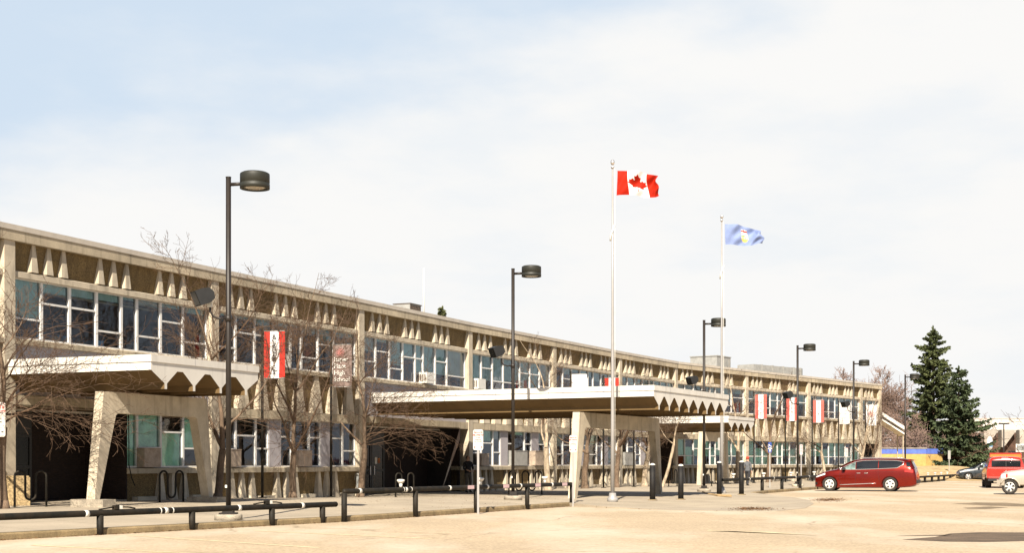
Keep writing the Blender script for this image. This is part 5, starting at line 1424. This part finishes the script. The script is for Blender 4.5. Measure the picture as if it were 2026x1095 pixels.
m = MB(); m.prism([Vector((5.02, -.6, 1.755)), Vector((5.32, -.58, 1.70)), Vector((5.30, -.58, 1.67)), Vector((5.02, -.6, 1.70))], [Vector((5.02, .6, 1.755)), Vector((5.32, .58, 1.70)), Vector((5.30, .58, 1.67)), Vector((5.02, .6, 1.70))]); m.build("spoiler", van_red, r)
m = MB(); m.prism([Vector((5.30, -.9, .42)), Vector((5.52, -.80, .45)), Vector((5.52, -.80, .62)), Vector((5.30, -.92, .66))], [Vector((5.30, .9, .42)), Vector((5.52, .80, .45)), Vector((5.52, .80, .62)), Vector((5.30, .92, .66))]); m.build("rear_bumper", plastic_black, r)
van.tail_patch(-.28, .28, .72, .86, paper_white, "licence_plate", r, .03, -.05)
m = MB(); m.box(-.01, .05, -.42, .42, .40, .66); m.build("grille", plastic_black, r)
van_c = gp(1717, 973.2)
place_car(r, 19.55, 76.6, 158, 5.46)

# --- dark hatchback
hb = Car([(0, .36, .52, .56, .5, .42), (.08, .24, .72, .78, .74, .62), (.3, .22, .88, .95, .84, .72), (.8, .20, .98, 1.06, .89, .76), (1.15, .20, 1.0, 1.12, .90, .74), (1.6, .20, 1.03, 1.38, .90, .68), (2.0, .20, 1.05, 1.55, .90, .66), (2.5, .2, 1.07, 1.63, .9, .65),
          (3.2, .2, 1.10, 1.62, .9, .64), (3.8, .22, 1.13, 1.52, .89, .62), (4.2, .26, 1.10, 1.25, .86, .64), (4.4, .34, .9, .98, .82, .68), (4.45, .42, .7, .76, .78, .66)], (.78, 3.45), .34)
r = root("hatchback", "dark slate hatchback parked behind the red pickup", "car"); hb.body(car_slate, r)
for sg in (1, -1):
    hb.side_patch([(1.5, 1.09), (2.35, 1.10)], [(1.5, 1.12), (1.95, 1.40), (2.35, 1.50)], car_glass_clear, "front_window", r, sg)
    hb.side_patch([(2.42, 1.10), (3.7, 1.16)], [(2.42, 1.51), (3.1, 1.52), (3.7, 1.36)], car_glass, "rear_side_window", r, sg)
    hb.side_line([(1.4, 1.10), (1.95, 1.43), (2.5, 1.545), (3.3, 1.54), (3.8, 1.42)], .022, chrome, "roof_trim", r, sg)
    hb.side_patch([(.10, .70), (.55, .82)], [(.10, .78), (.55, .95)], lamp_clear, "headlight", r, sg, .01, 6)
    hb.mirror(1.65, 1.08, sg, car_slate, r)
    for wx in hb.wheels: hb.wheel(wx, sg, r, 5, True)
hb.top_patch(1.2, 1.95, .93, car_glass, "windscreen", r)
place_car(r, BX(1945, 122), 122, 174, 4.45)

# --- red pickup with a canopy, seen from behind
tr = Car([(0, .5, .8, .86, .8, .7), (.1, .45, 1.05, 1.10, .96, .8), (.8, .45, 1.14, 1.20, 1.0, .86), (1.4, .45, 1.18, 1.24, 1.0, .86), (2.0, .45, 1.2, 1.80, 1.0, .78), (2.4, .45, 1.2, 1.92, 1.0, .78), (3.6, .45, 1.22, 1.95, 1.0, .80), (5.1, .52, 1.22, 1.93, 1.0, .80),
          (5.5, .56, 1.22, 1.90, .99, .79), (5.62, .58, 1.22, 1.82, .985, .78), (5.66, .60, 1.22, 1.70, .98, .79)], (.95, 4.45), .42, .30)
r = root("pickup_truck", "bright red pickup with matching box cover, seen from behind", "truck"); tr.body(truck_red, r)
tr.tail_patch(-.74, .74, 1.30, 1.70, car_glass, "rear_window", r); tr.tail_patch(-.02, .02, 1.30, 1.70, plastic_black, "window_bar", r, .018)
tr.tail_patch(-.90, .90, 1.215, 1.24, chrome, "tailgate_edge", r, .018); tr.tail_patch(-.90, .90, .66, .68, chrome, "tailgate_trim", r, .016)
m = MB(); m.prism([Vector((5.675, x, z)) for x, z in ((-.13, 1.0), (-.05, .92), (0, .88), (.05, .92), (.13, 1.0), (.05, 1.02), (0, 1.12), (-.05, 1.02))], [Vector((5.69, x, z)) for x, z in ((-.13, 1.0), (-.05, .92), (0, .88), (.05, .92), (.13, 1.0), (.05, 1.02), (0, 1.12), (-.05, 1.02))]); m.build("emblem", chrome, r)
tr.tail_patch(.48, .72, 1.0, 1.03, chrome, "badge", r)
tr.tail_patch(-.22, .12, 1.76, 1.84, lamp_clear, "brake_light", r, .01, -.03); 
for sg in (1, -1): tr.tail_patch(sg * .86 - .07, sg * .86 + .07, .82, 1.16, tail_red, "tail_light", r)
m = MB(); m.box(5.60, 5.80, -.92, .92, .44, .60); m.build("rear_bumper", plastic_black, r); tr.tail_patch(-.26, .26, .72, .86, paper_white, "licence_plate", r)
for sg in (1, -1):
    for wx in tr.wheels: tr.wheel(wx, sg, r, 5, True)
    tr.side_patch([(2.15, 1.27), (3.3, 1.28)], [(2.15, 1.62), (3.3, 1.78)], car_glass, "cab_window", r, sg); tr.side_patch([(3.9, 1.32), (5.3, 1.32)], [(3.9, 1.72), (5.3, 1.70)], car_glass, "canopy_window", r, sg)
    tr.mirror(2.2, 1.24, sg, plastic_black, r)
    m = MB(); m.box(4.90, 4.93, sg * .70 - .0, sg * 1.06, .16, .62) if sg > 0 else m.box(4.90, 4.93, -1.06, -.70, .16, .62); m.build("mud_flap", rubber, r)
place_car(r, BX(1986, 85.0) + .85, 87.6, 74.5, 5.66); r.scale = (1, 1.14, 1.0)

# --- silver pickup entering from the right edge
sp = Car([(0, .52, .66, .70, .62, .56), (.06, .40, .80, .84, .84, .70), (.16, .40, .98, 1.02, .90, .78), (.45, .42, 1.08, 1.13, .94, .82), (1.0, .44, 1.13, 1.20, .96, .84), (1.5, .44, 1.17, 1.25, .97, .84), (1.75, .44, 1.19, 1.30, .97, .80), (2.2, .44, 1.21, 1.62, .97, .72), (2.6, .44, 1.22, 1.80, .97, .70),
          (3.3, .44, 1.24, 1.84, .97, .70), (3.9, .44, 1.25, 1.80, .97, .70), (4.0, .44, 1.25, 1.31, .97, .84), (5.5, .50, 1.25, 1.30, .96, .86), (5.6, .56, 1.1, 1.2, .95, .86)], (.54, 4.5), .37, .28)
r = root("pickup_truck", "silver gold pickup truck cut off by the right edge", "truck"); sp.body(car_silver, r)
for sg in (1, -1):
    sp.side_patch([(1.95, 1.26), (2.85, 1.27)], [(1.95, 1.30), (2.3, 1.55), (2.85, 1.70)], car_glass, "front_window", r, sg); sp.side_patch([(2.95, 1.28), (3.8, 1.29)], [(2.95, 1.70), (3.8, 1.68)], car_glass, "rear_side_window", r, sg)
    sp.side_patch([(.14, .78), (.34, .82)], [(.14, .98), (.34, 1.03)], lamp_clear, "headlight", r, sg, .01, 6); sp.side_patch([(.36, .84), (.44, .86)], [(.36, 1.0), (.44, 1.0)], tail_red, "marker_lamp", r, sg, .012, 4)
    m = MB(); P = [(.54 + .45 * math.cos(R(a)), sg * (.955 + .02), .37 + .45 * math.sin(R(a))) for a in range(4, 166, 9)]; m.tube(P, [.035] * len(P), 8); m.build("wheel_flare", car_silver, r)
    m = MB(); P = [(4.5 + .50 * math.cos(R(a)), sg * (.955 + .02), .40 + .50 * math.sin(R(a))) for a in range(-4, 186, 10)]; m.tube(P, [.035] * len(P), 8); m.build("wheel_flare", car_silver, r)
    sp.side_line([(1.62, 1.16), (1.66, .8), (1.66, .48)], .006, plastic_black, "door_seam", r, sg, .002, 4); sp.side_line([(1.72, .46), (3.6, .46)], .04, plastic_black, "running_board", r, sg, .02)
    sp.mirror(2.05, 1.24, sg, plastic_black, r)
    for wx in sp.wheels: sp.wheel(wx, sg, r, 6, True)
sp.top_patch(1.8, 2.5, .93, car_glass, "windscreen", r)
m = MB(); m.prism([Vector((-.06, -.86, .44)), Vector((.30, -.98, .44)), Vector((.30, -.98, .70)), Vector((-.06, -.86, .72))], [Vector((-.06, .86, .44)), Vector((.30, .98, .44)), Vector((.30, .98, .70)), Vector((-.06, .86, .72))]); m.build("front_bumper", car_silver, r)
place_car(r, 26.74, 67.95, 160, 5.6)

# --- orange trailer behind the pickup
D = 104; r = root("cargo_trailer", "orange box trailer with white lettering behind the red pickup", "trailer", (BX(1989.5, D), D, 0), -19.5)
b = MB(); b.box(-1.08, 1.08, -.0, 3.4, .5, 2.22); b.build("box", truck_orange, r)
b = MB()
for q in ((-1.12, 1.12, 2.221, 2.30), (-1.12, 1.12, .42, .499)): b.box(q[0], q[1], -.03, 3.45, q[2], q[3])
for x in (-1.12, 1.081): b.box(x, x + .039, -.03, .05, .5, 2.22)
b.build("edge_trim", truck_red, r)
b = MB(); rd = random.Random(4); x = -.84
while x < .80: w = rd.uniform(.05, .11); b.box(x, x + w, -.012, -.002, 1.86, 1.86 + rd.choice((.14, .14, .20))); x += w + rd.choice((.02, .02, .09))
b.build("lettering", paper_white, r)
for sx in (-1, 1):
    h = part_root("wheel", r); b = MB(); b.lathe([(.2, sx * .86), (.32, sx * .86), (.34, sx * .92), (.34, sx * 1.0), (.31, sx * 1.05), (.2, sx * 1.05)], lambda x, z, y: Vector((y, 1.8 + x, .34 + z)), 20); b.build("tyre", rubber, h)
    b = MB(); b.lathe([(.2, sx * .96), (.02, sx * 1.0)], lambda x, z, y: Vector((y, 1.8 + x, .34 + z)), 16); b.build("rim", alloy, h)
b = MB(); b.tube([(0, 3.4, .5), (0, 4.8, .48)], .05, 6); b.tube([(0, 4.6, .5), (0, 4.6, .0)], .03, 6); b.build("drawbar", black_steel, r)

# ------------------------------------------------------------------ people
def person(X, D, z, rz, label, top_m, leg_m, hat_m, stride, arms, hat):
    r = root("person", label, "person", (X, D, z), rz)
    V, E_, Rr = [], [], []
    def vtx(p, rad, par=None):
        V.append(p); Rr.append(rad)
        if par is not None: E_.append((par, len(V) - 1))
        return len(V) - 1
    pel = vtx((0, 0, .95), (.155, .12)); w = vtx((0, .0, 1.10), (.15, .11), pel); ch = vtx((0, -.01, 1.30), (.175, .125), w); sh = vtx((0, 0, 1.42), (.15, .10), ch)
    nk = vtx((0, -.01, 1.52), (.055, .055), sh); hd = vtx((0, -.03, 1.60), (.075, .085), nk); hd2 = vtx((0, -.025, 1.69), (.080, .095), hd); vtx((0, -.01, 1.76), (.055, .06), hd2)
    nose = vtx((0, -.125, 1.635), (.014, .014), hd); 
    for sx in (-1, 1):
        vtx((sx * .085, -.02, 1.64), (.014, .022), hd)
        hip = vtx((sx * .10, 0, .88), (.095, .095), pel); s_ = stride * sx
        kn = vtx((sx * .11, -.06 - .10 * s_, .50), (.068, .07), hip); an = vtx((sx * .11, .04 - .28 * s_ if s_ else .0, .10), (.045, .05), kn); he = vtx((sx * .11, an and V[an][1] + .0, .05), (.045, .045), an); vtx((sx * .13, V[he][1] - .17, .035), (.042, .03), he)
        sd = vtx((sx * .19, 0, 1.40), (.072, .072), sh); el = vtx((sx * (.25 if arms == 'down' else .27), .05 if arms == 'down' else -.02, 1.14), (.052, .052), sd)
        hp = (sx * .27, -.04 - .10 * s_, .90) if arms == 'down' else (sx * .14, -.22, 1.06)
        wr = vtx(hp, (.034, .034), el)
        d = (Vector(hp) - Vector(V[el])).normalized(); side = Vector((0, 1, 0)) if arms == 'down' else Vector((0, 0, 1))
        pm = vtx(tuple(Vector(hp) + d * .06), (.036, .024), wr)
        for k in range(4):
            o = side * (.026 * (k - 1.5)); L = (.075, .09, .085, .065)[k]; curl = Vector((-sx * .3, -.25, 0))
            a = vtx(tuple(Vector(hp) + d * .10 + o), (.0095, .0095), pm); b = vtx(tuple(Vector(hp) + d * (.10 + L * .5) + o + curl * .03), (.009, .009), a); vtx(tuple(Vector(hp) + d * (.10 + L) + o + curl * .09), (.008, .008), b)
        th = vtx(tuple(Vector(hp) + d * .05 - side * .045 + Vector((0, -.02, 0))), (.011, .011), pm); vtx(tuple(Vector(hp) + d * .095 - side * .06 + Vector((0, -.035, 0))), (.009, .009), th)
    me = bpy.data.meshes.new("body"); me.from_pydata(V, E_, []); o = bpy.data.objects.new("body", me); COL.objects.link(o)
    md = o.modifiers.new("skin", 'SKIN'); md.use_smooth_shade = True
    bpy.context.view_layer.update()
    for i, sv in enumerate(me.skin_vertices[0].data): sv.radius = Rr[i]; sv.use_root = (i == 0)
    sb = o.modifiers.new("sub", 'SUBSURF'); sb.levels = 2; sb.render_levels = 2
    bpy.context.view_layer.update()
    b = evaluated(o, "body", [top_m, leg_m, skin_mat, plastic_black], r)
    for p in b.data.polygons:
        c = p.center; arm = abs(c.x) > .20
        if c.z > 1.50: p.material_index = 2
        elif c.z < .11: p.material_index = 3
        elif arms == 'down' and c.z < .93 and abs(c.x) > .21: p.material_index = 2
        elif arms != 'down' and c.y < -.17 and c.z > .9 and c.z < 1.2: p.material_index = 2
        elif c.z < .93: p.material_index = 1
        else: p.material_index = 0
        p.use_smooth = True
    h = MB()
    lo = 1.60 if not hat else 1.66
    for k in range(7):
        pass
    prof = [(.098, lo), (.108, lo + .05), (.102, lo + .10), (.075, lo + .145), (.02, lo + .165)]
    h.lathe(prof, lambda x, y, zz: Vector((x * .95, y * 1.05 - .005 + (.018 if not hat else 0), zz)), 16)
    h.build("knit_cap" if hat else "hair", hat_m, r)
    e = MB()
    for sx in (-1, 1): e.lathe([(.003, -.012), (.011, 0), (.003, .012)], Rot((sx * .032, -.108, 1.665)), 8)
    e.build("eyes", plastic_black, r)
    m = MB(); m.box(-.025, .025, -.112, -.100, 1.595, 1.603); m.build("mouth", rose_red, r)
    c = MB(); c.lathe([(.075, 1.46), (.09, 1.50), (.07, 1.53)], I0, 14); c.build("collar", top_m, r)
    return r
D = 66.0; person(BX(926, D), D, zg(BX(926, D), D), 35, "person in a black jacket standing in the shaded central entrance", cloth_black, cloth_tan, hair_dark, 0, 'front', False)
D = 86.5; person(BX(1479, D), D, zg(BX(1479, D), D), 150, "person in a grey jacket and red cap walking behind the bollards", cloth_grey, cloth_dark, cap_red, .8, 'down', True)
